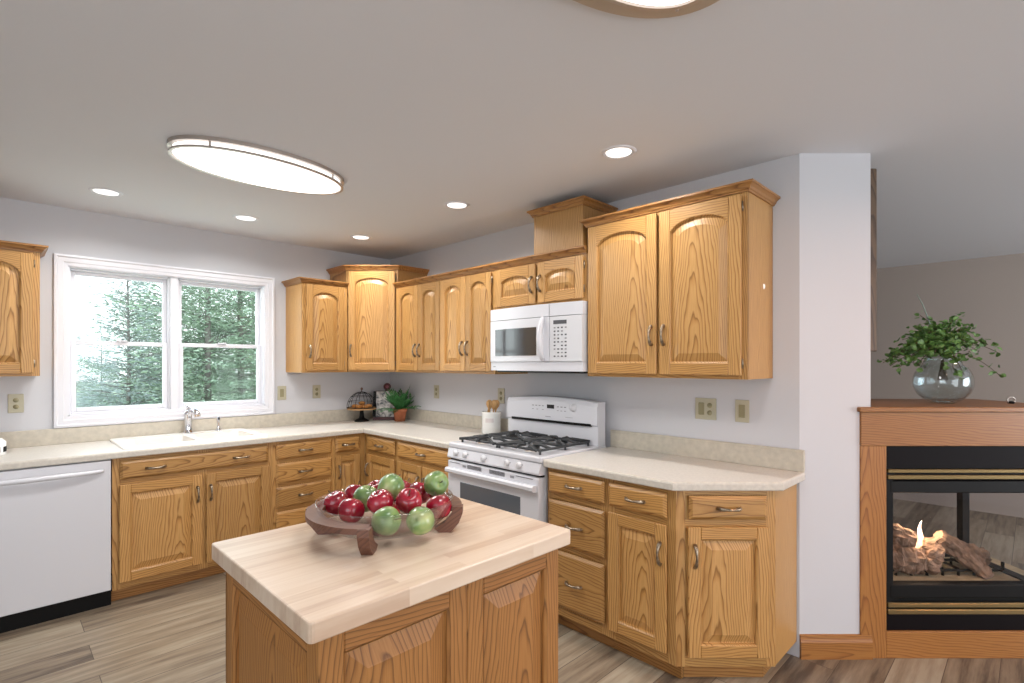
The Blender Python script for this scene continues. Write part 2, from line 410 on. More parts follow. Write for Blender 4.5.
# ------------------------------------------------------------------ cabinet parts
def handle(parent, x, y, z, vert, L=.096):
    h = MB(); n = 12; pts = []; rad = []
    for i in range(n+1):
        t = i/n; a = (t-.5)*L; d = -.004-.026*sin(pi*t)**.6
        pts.append((0, d, a) if vert else (a, d, 0)); rad.append(.0052+.0038*abs(cos(pi*t))**2)
    h.tube(pts, rad, BRONZE, 8)
    for s_ in (-1, 1):
        e = s_*L/2
        h.lathe([(0, -.008), (.006, -.007), (.0075, -.003), (.006, .0)], BRONZE, 10, c=((0, 0, e) if vert else (e, 0, 0)), axis='y')
    return h.done('handle', parent, (x, y, z))
def panel_door(parent, x0, x1, z0, z1, arch=0, hnd=None, name='door', y=0, th=.022, st=.055, V=None, H=None, hinge=None, rot=0, bev=.034, loc=None):
    V = V or OAK_V; H = H or OAK_H
    wd, ht = x1-x0, z1-z0; a, b = -wd/2, wd/2; c_, d_ = -ht/2, ht/2
    F, B = -th, 0
    m = MB()
    bv = .003
    Bf = F+.013
    m.box(a, a+st, F, Bf, c_, d_, V, bv); m.box(b-st, b, F, Bf, c_, d_, V, bv)
    m.box(a+st, b-st, F, Bf, c_, c_+st, H, bv)
    m.box(a+.008, b-.008, F+.0165, B, c_+.008, d_-.008, V)
    if F+.013 < F+.0165: m.box(a+.008, a+st, Bf, F+.0165, c_+.008, d_-.008, V); m.box(b-st, b-.008, Bf, F+.0165, c_+.008, d_-.008, V); m.box(a+st, b-st, Bf, F+.0165, c_+.008, c_+st, H); m.box(a+st, b-st, Bf, F+.0165, d_-st*.6, d_-.008, H)
    iw = wd-2*st
    def outline(ins, y_):
        xa, xb = a+st+ins, b-st-ins; zb = c_+st+ins; N = 14
        zt = d_-st-ins
        pts = [(xa, y_, zb), (xb, y_, zb)]
        if arch:
            half = (xb-xa)/2; k = arch*(half/(iw/2))
            sh = .10 if ins >= 0 else 0
            for i in range(N+1):
                u = 1-2*i/N
                zz = zt-k*(1-max(0, 1-u*u)**.62)
                pts.append((u*half+(xa+xb)/2, y_, zz))
        else:
            for i in range(N+1): pts.append((xb+(xa-xb)*i/N, y_, zt))
        return pts
    if arch:
        o = outline(0, 0)[2:]
        poly = [(p[0], p[2]) for p in o] + [(a+st, d_), (b-st, d_)]
        m.prism(poly, F, Bf, H, 'y')
    else:
        m.box(a+st, b-st, F, Bf, d_-st, d_, H, bv)
    rings = [outline(-.001, F+.0006), outline(.004, F+.005), outline(.006, F+.0155), outline(.010, F+.016), outline(.010+bev, F+.0035), outline(.012+bev, F+.0025)]
    m.loft(rings[:5], V, True); m.loft(rings[4:], V, True, False, True)
    o = m.done(name, parent, loc or ((x0+x1)/2, y, (z0+z1)/2), rot)
    if hnd:
        handle(o, hnd[0]-(x0+x1)/2, -th, hnd[1]-(z0+z1)/2, hnd[2] if len(hnd) > 2 else True)
    if hinge:
        for zz in (c_+.055, d_-.055):
            hx = a-.003 if hinge == 'l' else b+.003
            MB().tube([(hx, -.012, zz-.022), (hx, -.012, zz+.022)], .0042, BRONZE, 6).done('hinge', o)
    return o
def drawer(parent, x0, x1, z0, z1, hx=None, name='drawer', th=.022, handles=1):
    wd, ht = x1-x0, z1-z0
    m = MB(); a, b, c_, d_ = -wd/2, wd/2, -ht/2, ht/2
    def rc(i, y_): return [(a+i, y_, c_+i), (b-i, y_, c_+i), (b-i, y_, d_-i), (a+i, y_, d_-i)]
    m.loft([rc(.008, 0), rc(.008, -.007), rc(0, -.008), rc(0, -.012), rc(.003, -.014), rc(.014, -th), rc(.016, -th-.0005)], OAK_H, True, True, True)
    o = m.done(name, parent, ((x0+x1)/2, 0, (z0+z1)/2))
    hs = [0] if handles == 1 else [-wd*.29, wd*.29]
    for h in hs: handle(o, h, -th, 0, False)
    return o
CROWN = [(0, 0), (.009, 0), (.010, .007), (.015, .010), (.019, .020), (.030, .029), (.036, .031), (.036, .041), (0, .041)]
def carcass(parent, w_, d_, z0, z1, stiles=(), rails=(), fr=.04, name='body', V=None, H=None):
    """box with a face frame in front"""
    V = V or OAK_V; H = H or OAK_H
    m = MB(); m.box(0, w_, .004, d_, z0, z1, V)
    m.box(0, fr, -.0005, .01, z0, z1, V); m.box(w_-fr, w_, -.0005, .01, z0, z1, V)
    for s_ in stiles: m.box(s_[0], s_[1], -.0005, .01, z0, z1, V)
    m.box(fr, w_-fr, 0, .01, z0, z0+fr, H); m.box(fr, w_-fr, 0, .01, z1-fr, z1, H)
    for r_ in rails: m.box(fr, w_-fr, 0, .01, r_[0], r_[1], H)
    return m.done(name, parent)
R90 = -pi/2
UB = 1.358
# --- wall cabinets
t = thing('wall_cabinet', 'short oak wall cabinet cut by the left edge, left of the window', 'cabinet', (-3.27, -.325, 0))
W_ = .724
carcass(t, W_, .322, UB, 2.09, stiles=[(.34, .38)])
panel_door(t, .028, .35, UB+.018, 2.065, .06, hinge='l'); panel_door(t, .37, W_-.028, UB+.018, 2.065, .06, (.40, 1.54), hinge='r')
MB().sweep([(0, 0), (W_, 0), (W_, .322)], [(a, b+2.078) for a, b in CROWN], OAKD).done('crown_moulding', t)
t = thing('wall_cabinet', 'short single-door oak wall cabinet between the window and the tall corner cabinet', 'cabinet', (-1.003, -.325, 0))
carcass(t, .385, .322, UB, 2.085)
panel_door(t, .026, .352, UB+.018, 2.066, .055, (.052, 1.53), hinge='r')
MB().sweep([(0, .322), (0, 0), (.385, 0)], [(a, b+2.072) for a, b in CROWN], OAKD).done('crown_moulding', t)
# diagonal corner
t = thing('corner_wall_cabinet', 'taller diagonal oak cabinet filling the upper corner of the room', 'cabinet', (-.615, -.305, 0), radians(-45))
L = .4384
m = MB(); m.prism([(0, .004), (L, .004), (.652, .2157), (.2192, .649), (-.2142, .2157)], UB, 2.232, OAK_V)
m.box(0, .04, -.0005, .01, UB, 2.232, OAK_V); m.box(L-.04, L, -.0005, .01, UB, 2.232, OAK_V)
m.box(.04, L-.04, 0, .01, UB, UB+.04, OAK_H); m.box(.04, L-.04, 0, .01, 2.19, 2.232, OAK_H); m.done('body', t)
panel_door(t, .022, L-.022, UB+.018, 2.212, .05, (.047, 1.54), hinge='r')
MB().sweep([(-.2132, .2147), (0, 0), (L, 0), (.651, .2147)], [(a, b+2.222) for a, b in CROWN], OAKD).done('crown_moulding', t)
# stove wall
def stove_upper(y0, wd, z0, z1, doors, label, crown_path=None, arch=.05, hz=1.50, stile=None):
    t = thing('wall_cabinet', label, 'cabinet', (-.325, y0, 0), R90)
    carcass(t, wd, .322, z0, z1, stiles=stile or [])
    for (a, b, hs) in doors:
        dz0 = z0+.018
        panel_door(t, a, b, dz0, z1-.022, arch, ((b-.026) if hs == 'r' else (a+.026), hz), hinge='l' if hs == 'r' else 'r', st=.05 if b-a < .32 else .058)
    cpath = crown_path or [(0, 0), (wd, 0)]
    MB().sweep(cpath, [(a, b+z1-.012) for a, b in CROWN], OAKD).done('crown_moulding', t)
    return t
stove_upper(-.618, .632, UB, 2.078, [(.04, .343, 'r'), (.349, .628, 'l')], 'two-door oak wall cabinet just right of the corner cabinet, above the fern', arch=.055, hz=1.535)
stove_upper(-1.25, .595, UB, 2.078, [(.006, .297, 'r'), (.303, .572, 'l')], 'two-door oak wall cabinet directly left of the microwave', arch=.055, hz=1.54)
stove_upper(-1.845, .775, 1.79, 2.078, [(.018, .385, 'r'), (.405, .757, 'l')], 'short oak cabinet with two small doors above the microwave', arch=.035, hz=1.925)
t = stove_upper(-2.622, .893, UB, 2.222, [(.016, .446, 'r'), (.464, .872, 'l')], 'largest two-door oak wall cabinet, right of the microwave', [(0, .322), (0, 0), (.893, 0), (.893, .322)], arch=.055, hz=1.575)
m = MB(); m.lathe([(0, .006), (.006, .005), (.009, 0)], CERAM, 10, c=(.893, .20, 1.80), axis='x', sx=1, sy=1.6); m.done('side_hook', t, label='small white oval hook')
t = thing('vent_duct_cover', 'oak box with crown top standing on the cabinet above the microwave', 'duct cover', (-.325, -2.196, 0), R90)
MB().box(0, .385, .006, .322, 2.118, 2.378, OAK_V, .002).done('body', t)
MB().sweep([(0, .322), (0, .006), (.385, .006), (.385, .322)], [(a*.9, b+2.352) for a, b in CROWN], OAKD).done('crown_moulding', t)

# --- base cabinets, window wall (front plane y=-.61)
BT = .874
def toe(parent, w_, x0=0, V=None):
    MB().box(x0, w_, .05, .068, FZ, .10, V or OAKD).done('toe_kick', parent)
t = thing('base_cabinet', 'oak sink cabinet under the window, one wide false drawer over two doors', 'cabinet', (-2.246, -.61, 0))
carcass(t, .914, .605, .095, BT, rails=[(.70, .745)], stiles=[(.44, .50)]); toe(t, .914)
drawer(t, .035, .876, .742, .852, handles=2, name='false_drawer_front')
panel_door(t, .032, .464, .135, .712, 0, (.437, .590)); panel_door(t, .488, .886, .135, .712, 0, (.513, .590))
t = thing('base_cabinet', 'oak cabinet with drawer and door on the far left side of the dishwasher', 'cabinet', (-3.40, -.61, 0))
carcass(t, .545, .605, .095, BT, rails=[(.70, .745)]); toe(t, .545)
drawer(t, .02, .525, .742, .852); panel_door(t, .02, .525, .135, .712, 0, (.495, .590))
t = thing('base_cabinet', 'oak cabinet with a stack of four drawers, right of the sink cabinet', 'cabinet', (-1.332, -.61, 0))
carcass(t, .452, .605, .095, BT, rails=[(.72, .745), (.55, .58), (.37, .4)]); toe(t, .452)
for a, b in ((.742, .852), (.572, .712), (.396, .544), (.135, .368)): drawer(t, .018, .432, a, b)
t = thing('base_cabinet', 'narrow oak cabinet with one drawer and door in the corner, facing away from the window', 'cabinet', (-.88, -.61, 0))
carcass(t, .268, .605, .095, BT, rails=[(.70, .745)]); toe(t, .268)
drawer(t, .012, .214, .742, .852); panel_door(t, .012, .214, .135, .712, 0, (.036, .590), st=.045, bev=.026)
# --- base cabinets, stove wall left part
t = thing('base_cabinet', 'oak cabinet with small drawer and door in the corner, on the stove side', 'cabinet', (-.61, -.612, 0), R90)
carcass(t, .478, .605, .095, BT, rails=[(.70, .745)]); toe(t, .478, .06)
drawer(t, .062, .458, .742, .852); panel_door(t, .062, .458, .135, .712, 0, (.088, .590))
t = thing('base_cabinet', 'oak cabinet with one wide drawer over two doors, left of the stove', 'cabinet', (-.61, -1.09, 0), R90)
carcass(t, .668, .605, .095, BT, rails=[(.70, .745)], stiles=[(.32, .36)]); toe(t, .668)
drawer(t, .02, .642, .742, .852); panel_door(t, .02, .326, .135, .712, 0, (.30, .590)); panel_door(t, .340, .642, .135, .712, 0, (.366, .590))
# --- base cabinets right of stove
t = thing('base_cabinet', 'oak cabinet with a stack of three drawers, right of the stove', 'cabinet', (-.61, -2.568, 0), R90)
carcass(t, .392, .605, .095, BT, rails=[(.71, .74), (.445, .475)]); toe(t, .392)
for a, b in ((.742, .852), (.476, .706), (.152, .442)): drawer(t, .016, .376, a, b)
t = thing('base_cabinet', 'oak cabinet with one drawer and one door beside the angled cabinet', 'cabinet', (-.61, -2.96, 0), R90)
carcass(t, .355, .605, .095, BT, rails=[(.70, .745)]); toe(t, .355)
drawer(t, .01, .318, .742, .852); panel_door(t, .01, .318, .142, .712, 0, (.292, .583))
t = thing('base_cabinet', 'angled oak end cabinet beside the white pillar', 'cabinet', (-.61, -3.315, 0), radians(-45))
m = MB(); m.prism([(0, .004), (L, .004), (.6465, .2101), (.4313, .4253)], .095, BT, OAK_V)
m.box(0, .04, -.0005, .01, .095, BT, OAK_V); m.box(L-.04, L, -.0005, .01, .095, BT, OAK_V)
m.box(.04, L-.04, 0, .01, .095, .137, OAK_H); m.box(.04, L-.04, 0, .01, .70, .745, OAK_H); m.box(.04, L-.04, 0, .01, .85, BT, OAK_H); m.done('body', t)
MB().prism([(.05, .05), (L-.03, .05), (.55, .20), (.43, .36)], FZ, .095, OAKD).done('toe_kick', t)
drawer(t, .052, .395, .746, .850); panel_door(t, .048, .404, .142, .715, 0, (.075, .590))

# ------------------------------------------------------------------ counter tops
EDGE = [(0, .876), (.010, .876), (.013, .880), (.0135, .904), (.011, .911), (.004, .9142), (0, .9142)]
t = thing('countertop', 'pale laminate countertop with the sink, wrapping the corner left of the stove', 'countertop')
m = MB(); CZ0, CZ = .876, .914
hx0, hx1, hy0, hy1 = -2.12, -1.42, -.555, -.13
m.box(-3.4, hx0, -.635, 0, CZ0, CZ, LAMIN); m.box(hx1, 0, -.635, 0, CZ0, CZ, LAMIN)
m.box(hx0, hx1, -.635, hy0, CZ0, CZ, LAMIN); m.box(hx0, hx1, hy1, 0, CZ0, CZ, LAMIN)
m.box(-.635, 0, -1.762, -.635, CZ0, CZ, LAMIN); m.done('slab', t)
MB().sweep([(-3.4, -.635), (-.635, -.635), (-.635, -1.762)], EDGE, LAMIN_E).done('front_edge', t)
m = MB(); m.box(-3.4, -.0, -.02, 0, CZ, 1.014, SPLASH, .002); m.box(-.02, 0, -1.762, -.02, CZ, 1.014, SPLASH, .002); m.done('backsplash', t)
t = thing('countertop', 'pale laminate countertop with an angled end, right of the stove', 'countertop')
m = MB(); m.prism([(0, -2.568), (-.635, -2.568), (-.635, -3.314), (-.302, -3.647), (0, -3.647)], CZ0, CZ, LAMIN); m.done('slab', t)
MB().sweep([(-.635, -2.568), (-.635, -3.314), (-.302, -3.647), (-.001, -3.647)], EDGE, LAMIN_E).done('front_edge', t)
m = MB(); m.box(-.022, 0, -3.66, -2.568, CZ, 1.008, SPLASH, .002); m.box(-.022, 0, -3.66, -2.568, 1.008, 1.018, SPLASH, .002); m.done('backsplash', t)

# ------------------------------------------------------------------ sink and tap
t = thing('kitchen_sink', 'white drop-in double kitchen sink under the window', 'sink', (-1.77, -.318, .914))
def rrect(w_, h_, r, z, cx=0, cy=0, n=5):
    pts = []
    for (sx_, sy_, a0) in ((1, 1, 0), (-1, 1, pi/2), (-1, -1, pi), (1, -1, 3*pi/2)):
        for k in range(n+1):
            a = a0+pi/2*k/n
            pts.append((cx+sx_*(w_/2-r)+r*cos(a), cy+sy_*(h_/2-r)+r*sin(a), z))
    return pts
m = MB()
m.loft([rrect(.84, .56, .03, 0), rrect(.84, .56, .03, .006), rrect(.828, .548, .028, .013), rrect(.80, .52, .026, .013)], CERAM, True, smooth=True)
# deck made of strips around the two basins
def flat(mb, x0, x1, y0, y1, z, mm): mb.face([mb.bm.verts.new(p) for p in ((x0, y0, z), (x1, y0, z), (x1, y1, z), (x0, y1, z))], mm)
for a in ((-.405, -.345, -.265, .265), (-.345, .345, -.265, -.225), (-.345, .345, .165, .265), (-.02, .02, -.225, .165), (.345, .405, -.265, .265)): flat(m, a[0], a[1], a[2], a[3], .0125, CERAM)
m.done('rim', t)
for s_ in (-1, 1):
    m = MB(); cx = s_*.1825; cy = -.03
    m.loft([rrect(.329, .394, .002, .0125, cx, cy), rrect(.325, .39, .05, .004, cx, cy), rrect(.30, .36, .06, -.14, cx, cy), rrect(.2, .25, .06, -.165, cx, cy), rrect(.04, .04, .02, -.17, cx, cy)], CERAM, True, cap1=True, smooth=True)
    m.done('basin', t)
t = thing('kitchen_faucet', 'chrome single-lever kitchen faucet behind the sink', 'faucet', (-1.735, -.085, .927))
MB().lathe([(0, 0), (.034, 0), (.034, .006), (.028, .014), (.026, .03), (.025, .12), (.028, .13), (.028, .15), (.016, .168), (0, .17)], CHROME, 20).done('body', t)
m = MB(); m.tube([(0, -.005, .10), (.006, -.025, .15), (.015, -.05, .172), (.024, -.08, .170), (.031, -.10, .150), (.034, -.108, .125)], [.016, .016, .017, .019, .021, .022], CHROME, 12); m.done('spout', t)
m = MB(); m.tube([(0, 0, .16), (0, .004, .190), (-.006, .012, .215)], [.012, .008, .006], CHROME, 10); m.done('lever', t)
t = thing('side_sprayer', 'small chrome sprayer right of the kitchen faucet', 'sprayer', (-1.535, -.085, .927))
MB().lathe([(0, 0), (.022, 0), (.020, .008), (.012, .014), (.012, .03), (0, .03)], CHROME, 16).done('base', t)
m = MB(); m.lathe([(.008, .03), (.010, .06), (.0125, .085), (.010, .10), (0, .103)], CHROME, 14); m.done('spray_head', t)
MB().tube([(0, -.008, .082), (0, -.013, .10)], .006, DARKP, 8).done('trigger', t)

# ------------------------------------------------------------------ dishwasher
t = thing('dishwasher', 'white built-in dishwasher under the counter at the left', 'dishwasher', (-2.852, -.61, 0))
MB().box(.0, .60, .01, .58, .10, .872, WHITE2).done('body', t)
dr = MB().box(.004, .598, -.028, .008, .112, .868, WHITE, .005, 2).done('door', t)
h = MB(); n = 16
h.tube([(.02+.54*i/n, -.03-.030*sin(pi*i/n)**.5-.004, .812) for i in range(n+1)], [.010+.004*sin(pi*i/n) for i in range(n+1)], WHITE, 10, flat=1)
h.done('handle', dr)
MB().box(.0, .602, .0, .02, FZ, .108, BLACK).done('toe_panel', t, label='black toe panel')
MB().box(.5985, .606, -.012, .02, .10, .20, BLACK).done('side_bracket', t)

# ------------------------------------------------------------------ gas range
t = thing('gas_range', 'white freestanding gas range with black grates', 'stove', (-.655, -1.766, 0), R90)
RW = .796
MB().box(.008, RW-.008, .03, .62, .05, .90, WHITE).done('body', t)
m = MB(); m.box(0, RW, -.008, .60, .893, .926, WHITE, .008, 2)
ck = m.done('cooktop', t)
m = MB(); m.prism([(.03, .828), (-.014, .828), (-.020, .838), (-.006, .892), (.03, .892)], .002, RW-.002, WHITE, 'x')
cp_ = m.done('control_panel', t)
for kx in (.085, .175, .345, .545, .64):
    m = MB(); m.lathe([(.020, 0), (.020, .004), (.015, .008), (.014, .018), (0, .019)], WHITE2, 16, axis='y'); m.box(-.004, .004, .01, .024, -.016, .016, WHITE2, .002)
    o = m.done('knob', cp_, (kx, -.012, .864), (0, 0, pi))
    MB().box(kx-.004+.026, kx+.004+.026, -.0165, -.014, .868, .872, GREYBTN).done('dial_mark', cp_)
MB().box(.004, RW-.004, .01, .03, .816, .829, BLACK).done('dark_gap_strip', t)  # black strip stands in for the dark gap above the oven door
od = MB().box(.006, RW-.006, -.018, .03, .262, .815, WHITE, .006, 2).done('oven_door', t)
for a, b in ((.20, .33), (.40, .53)):
    m = MB()
    for k in range(5): m.box(a, b, -.0195, -.017, .797-.012+k*.005, .7995-.012+k*.005, DARKBTN)
    m.done('vent_slots', od)
for a, b in ((.03, .13), (.62, .75)): MB().box(a, b, -.0195, -.017, .802, .805, DARKBTN).done('vent_slot', od)
for a in (.155, .575): MB().box(a, a+.03, -.0195, -.017, .786, .800, GREYBTN).done('vent_grille', od)
h = MB(); h.prism([(-.012, .738), (-.044, .741), (-.054, .750), (-.054, .766), (-.044, .775), (-.012, .772)], .02, RW-.02, WHITE, 'x'); h.done('handle', od)
MB().box(.13, .655, -.0205, -.010, .36, .692, OVENGL, .004, 2).done('window', od)
MB().box(.006, RW-.006, -.016, .03, .07, .25, WHITE, .006, 2).done('storage_drawer', t)
# backguard
m = MB(); N = 16
def bgprof(zt): return [(.60, .92), (.525, .92), (.525, 1.045), (.515, 1.052), (.515, zt-.03), (.528, zt-.004), (.545, zt), (.60, zt)]
rings = []
for i in range(N+1):
    x = .008+(RW-.016)*i/N; zt = 1.192+.020*sin(pi*i/N)
    rings.append([(x, a, b) for a, b in bgprof(zt)])
m.loft(rings, WHITE, True, True, True); bgd = m.done('backguard', t)
MB().box(.055, RW-.055, .511, .527, 1.042, 1.058, BLACK).done('vent_slot', bgd)
MB().box(.385, .445, .5125, .517, 1.135, 1.160, DARKP).done('clock_display', bgd)
for xx in (.25, .28, .31, .34, .47, .50, .53): MB().box(xx, xx+.016, .5133, .516, 1.146, 1.152, GREYBTN).done('printed_mark', bgd)
for xx in (.25, .29, .34, .47, .50, .53): MB().box(xx, xx+.014, .5133, .516, 1.122, 1.126, GREYBTN).done('printed_mark', bgd)
MB().box(.37, .415, .5133, .516, 1.078, 1.082, GREYBTN).done('logo_mark', bgd); MB().box(.54, .60, .5133, .516, 1.085, 1.087, GREYBTN).done('printed_mark', bgd)
MB().lathe([(.026, 0), (.024, .006), (.018, .010), (.016, .022), (0, .024)], WHITE2, 18, axis='y').done('knob', bgd, (.605, .515, 1.150), (0, 0, pi))
# burners and grates
for bx, by in ((.19, .145), (.19, .40), (.605, .145), (.605, .40)):
    MB().lathe([(.055, .001), (.052, .006), (.03, .010), (.028, .018), (0, .018)], NICKEL, 20).done('burner_base', t, (bx, by, .925))
    MB().lathe([(.001, .026), (.032, .025), (.036, .021), (.036, .017), (0, .017)], IRON, 20).done('burner_cap', t, (bx, by, .925))
def bar(m, p, q, r=.006): 
    m.tube([p, q], r, IRON, 6)
for gx in (.065, .41):
    m = MB(); x0, x1, y0, y1, zt = gx, gx+.325, .055, .495, .957
    for (a, b) in (((x0, y0), (x1, y0)), ((x0, y1), (x1, y1)), ((x0, y0), (x0, y1)), ((x1, y0), (x1, y1)), ((x0, (y0+y1)/2), (x1, (y0+y1)/2))):
        m.tube([(a[0], a[1], zt-.008), (b[0], b[1], zt-.008)], .0075, IRON, 6)
    cx = (x0+x1)/2
    for cy in (.145, .40):
        for k in range(8):
            an = k*pi/4; ex = max(x0, min(x1, cx+.26*cos(an))); ey = cy+.117*sin(an)/max(abs(sin(an)), .6) if abs(sin(an)) > .1 else cy
            p0 = (cx+.035*cos(an), cy+.035*sin(an), zt+.002); p1 = (cx+.09*cos(an), cy+.09*sin(an), zt+.006); p2 = (cx+(ex-cx)*.98, ey, zt-.006)
            m.tube([p0, p1, p2], [.008, .0095, .009], IRON, 6)
    for a in (x0, x1):
        for b in (y0, (y0+y1)/2, y1): m.tube([(a, b, zt-.004), (a, b, .924)], .007, IRON, 6)
    m.done('grate', t)

# ------------------------------------------------------------------ microwave
t = thing('microwave', 'white over-the-range microwave mounted above the stove', 'microwave', (-.325, -1.848, 0), R90)
MW = .771; z0, z1 = 1.385, 1.788
def bulge(x): return -.045-.030*sin(pi*min(1, max(0, x/MW)))**.8
MB().box(.006, MW-.007, -.035, .31, z0+.01, z1-.001, WHITE2, .003).done('body', t)
def curved(mb, xa, xb, za, zb, off, th, m, n=14):
    rings = []
    for i in range(n+1):
        x = xa+(xb-xa)*i/n; f = bulge(x)+off
        rings.append([(x, f+th, za), (x, f, za), (x, f, zb), (x, f+th, zb)])
    mb.loft(rings, m, True, True, True, False); return mb
# top vent and bottom lip follow the bowed front
vg = curved(MB(), 0, MW, z1-.075, z1, 0, .06, WHITE).done('top_vent_panel', t)
curved(MB(), 0, MW, z0, z0+.055, .004, .06, WHITE).done('lower_lip', t)
dr = curved(MB(), .003, .545, z0+.058, z1-.079, -.003, .06, WHITE).done('door', t)
curved(MB(), .06, .445, z0+.095, z1-.135, -.0045, .02, MWGL).done('window', dr)
h = MB(); n = 12
h.tube([(.502, bulge(.5)-.006-.034*sin(pi*i/n)**.6, z0+.065+.255*i/n) for i in range(n+1)], [.012+.008*sin(pi*i/n) for i in range(n+1)], WHITE, 10); h.done('handle', dr)
cpn = curved(MB(), .549, MW-.003, z0+.058, z1-.079, -.002, .06, WHITE2).done('control_panel', t)
curved(MB(), .575, .668, z1-.125, z1-.102, -.0035, .02, DARKBTN, 4).done('display', cpn)
m = MB()
for r in range(9):
    for c_ in range(4):
        if (r*7+c_*3) % 11 == 5: continue
        xx = .578+c_*.026; zz = z1-.150-r*.021
        mm = DARKBTN if (r+c_) % 3 else GREYBTN
        curved(m, xx, xx+.012, zz, zz+.008, -.0035, .01, mm, 1)
m.done('buttons', cpn)
curved(MB(), .03, .055, z0+.022, z0+.028, .002, .01, GREYBTN, 1).done('logo_mark', t)
MB().box(.541, .544, bulge(.54)-.001, -.03, z1-.074, z1-.001, GREYBTN).done('panel_seam', t)
MB().box(.02, MW-.02, .0, .30, z0-.012, z0+.012, DARKP).done('underside_filter', t)

# ------------------------------------------------------------------ outlets and switches
def outlet(loc, rot, label, gangs=1, kind='o', z=1.185):
    t = thing('wall_outlet' if kind == 'o' else 'light_switch', label, 'outlet' if kind == 'o' else 'switch', (loc[0], loc[1], z), rot, None)
    w_ = .072+.046*(gangs-1)
    MB().box(-w_/2, w_/2, -.006, 0, -.058, .058, ALMOND, .003, 2).done('cover_plate', t)
    for g in range(gangs):
        cx = (g-(gangs-1)/2)*.046
        k = kind if gangs == 1 else ('o' if g == 1 else 's')
        if k == 'o':
            for s_ in (-1, 1): MB().lathe([(.0, -.0085), (.013, -.0085), (.014, -.005)], ALMD, 14, axis='y').done('socket', t, (cx, 0, s_*.020))
        else:
            MB().box(cx-.016, cx+.016, -.009, -.004, -.033, .033, ALMD, .002).done('rocker', t)
    return t
outlet((-2.64, 0), 0, 'almond outlet under the cabinet at the left edge, left of the window')
outlet((-1.035, 0), 0, 'almond switch plate immediately right of the window', kind='s')
outlet((-.737, 0), 0, 'almond outlet below the short cabinet, left of the cake stand')
outlet((0, -.752), R90, 'almond outlet right of the fern, under the wall cabinets')
outlet((0, -1.567), R90, 'almond outlet behind the utensil crock')
outlet((0, -3.172), R90, 'almond double-gang wall plate right of the stove', gangs=2)
outlet((0, -3.366), R90, 'almond single switch plate nearest the white pillar', kind='s')

# ------------------------------------------------------------------ ceiling lights
rl = thing('recessed_light', 'x', 'ceiling light', (-2.27, -.578, 2.44))
MB().lathe([(.060, -.001), (.066, -.006), (.078, -.006), (.084, 0)], TRIMW, 28).done('trim_ring', rl)
m = MB(); m.lathe([(.0, -.003), (.060, -.003), (.062, 0)], LAMPG, 28); m.done('lens', rl)
RLP = [(-2.27, -.578, 'recessed ceiling light at the left, above the window'),
       (-1.50, -.575, 'recessed ceiling light above the right side of the window'),
       (-.66, -.635, 'recessed ceiling light nearest the room corner'),
       (-.65, -1.835, 'recessed ceiling light left of the oak duct cover'),
       (-.628, -3.03, 'recessed ceiling light above the largest wall cabinet')]
for i, (x, y, lb) in enumerate(RLP):
    o = rl if i == 0 else copy_tree(rl)
    o.location = (x, y, 2.44); o['label'] = lb; o['group'] = 'recessed ceiling lights'
    area('recessed_lamp', (x, y, 2.432), (0, 0, 0), .11, .11, 10, (1, .985, .96), 'DISK', radians(150))
for (x, y, lb) in ((-.6, -4.8, 'unseen recessed light added to warm the pillar and fireplace'), (.75, -6.2, 'unseen recessed light added to warm the living side')):
    o = copy_tree(rl); o.location = (x, y, 2.44); o['label'] = lb; o['group'] = 'recessed ceiling lights'
    area('warm_fill_lamp', (x, y, 2.432), (0, 0, 0), .11, .11, 20, (1, .50, .28), 'DISK', radians(165))  # out-of-view lamps added to throw warm light on the pillar side
def oval_light(x, y, label, pw=33, wide=0):
    t = thing('oval_ceiling_light', label, 'ceiling light', (x, y, 2.44), 0, 'oval flush ceiling lights')
    A, B = .41+wide*.6, .225+wide*.6
    def ring(mb, z0, z1, ins, th, m):
        mb.lathe([(1, 0), (1, 1), (1, 1), (1, 0)], m, 4) if False else None
        rr = []
        for (i_, z_) in ((ins, z0), (ins, z1), (ins+th, z1), (ins+th, z0)):
            rr.append([((A-i_)*cos(2*pi*k/64), (B-i_)*sin(2*pi*k/64), z_) for k in range(64)])
        rr.append(rr[0]); mb.loft(rr, m, True, smooth=False)
    m = MB(); ring(m, 0, -.018, -.006, .05+wide, RIMT if wide else NICKEL); m.done('ceiling_band', t)
    A -= wide; B -= wide
    m = MB(); ring(m, -.040, -.049, -.002, .012, NICKEL); m.done('lower_band', t)
    m = MB(); rr = []
    for (i_, z_) in ((.014, -.002), (.014, -.044), (.022, -.050), (.06, -.054), (.12, -.057), (.20, -.058)):
        rr.append([((A-i_)*cos(2*pi*k/64), (B-i_)*sin(2*pi*k/64), z_) for k in range(64)])
    m.loft(rr, LAMPG, True, False, True, True); m.done('diffuser', t)
    for k in (3, 16, 29, 35, 48, 61) if wide else ():
        a = 2*pi*k/64; MB().lathe([(0, -.026), (.005, -.025), (.006, -.017)], NICKEL, 10).done('screw', t, ((A+.045)*cos(a), (B+.045)*sin(a), 0))
    for k in (8, 24, 40, 56):
        a = 2*pi*k/64; MB().box(-.004, .004, -.004, .004, -.05, -.01, NICKEL).done('post', t, ((A-.003)*cos(a), (B-.003)*sin(a), 0))
    area('oval_lamp', (x, y, 2.372), (0, 0, 0), .72, .36, pw, (1, .985, .965), 'ELLIPSE')
oval_light(-1.77, -1.68, 'oval flush ceiling light hanging over the middle of the kitchen')
oval_light(-1.798, -3.796, 'wide-rimmed oval ceiling light cut off by the top edge', 17, .075)

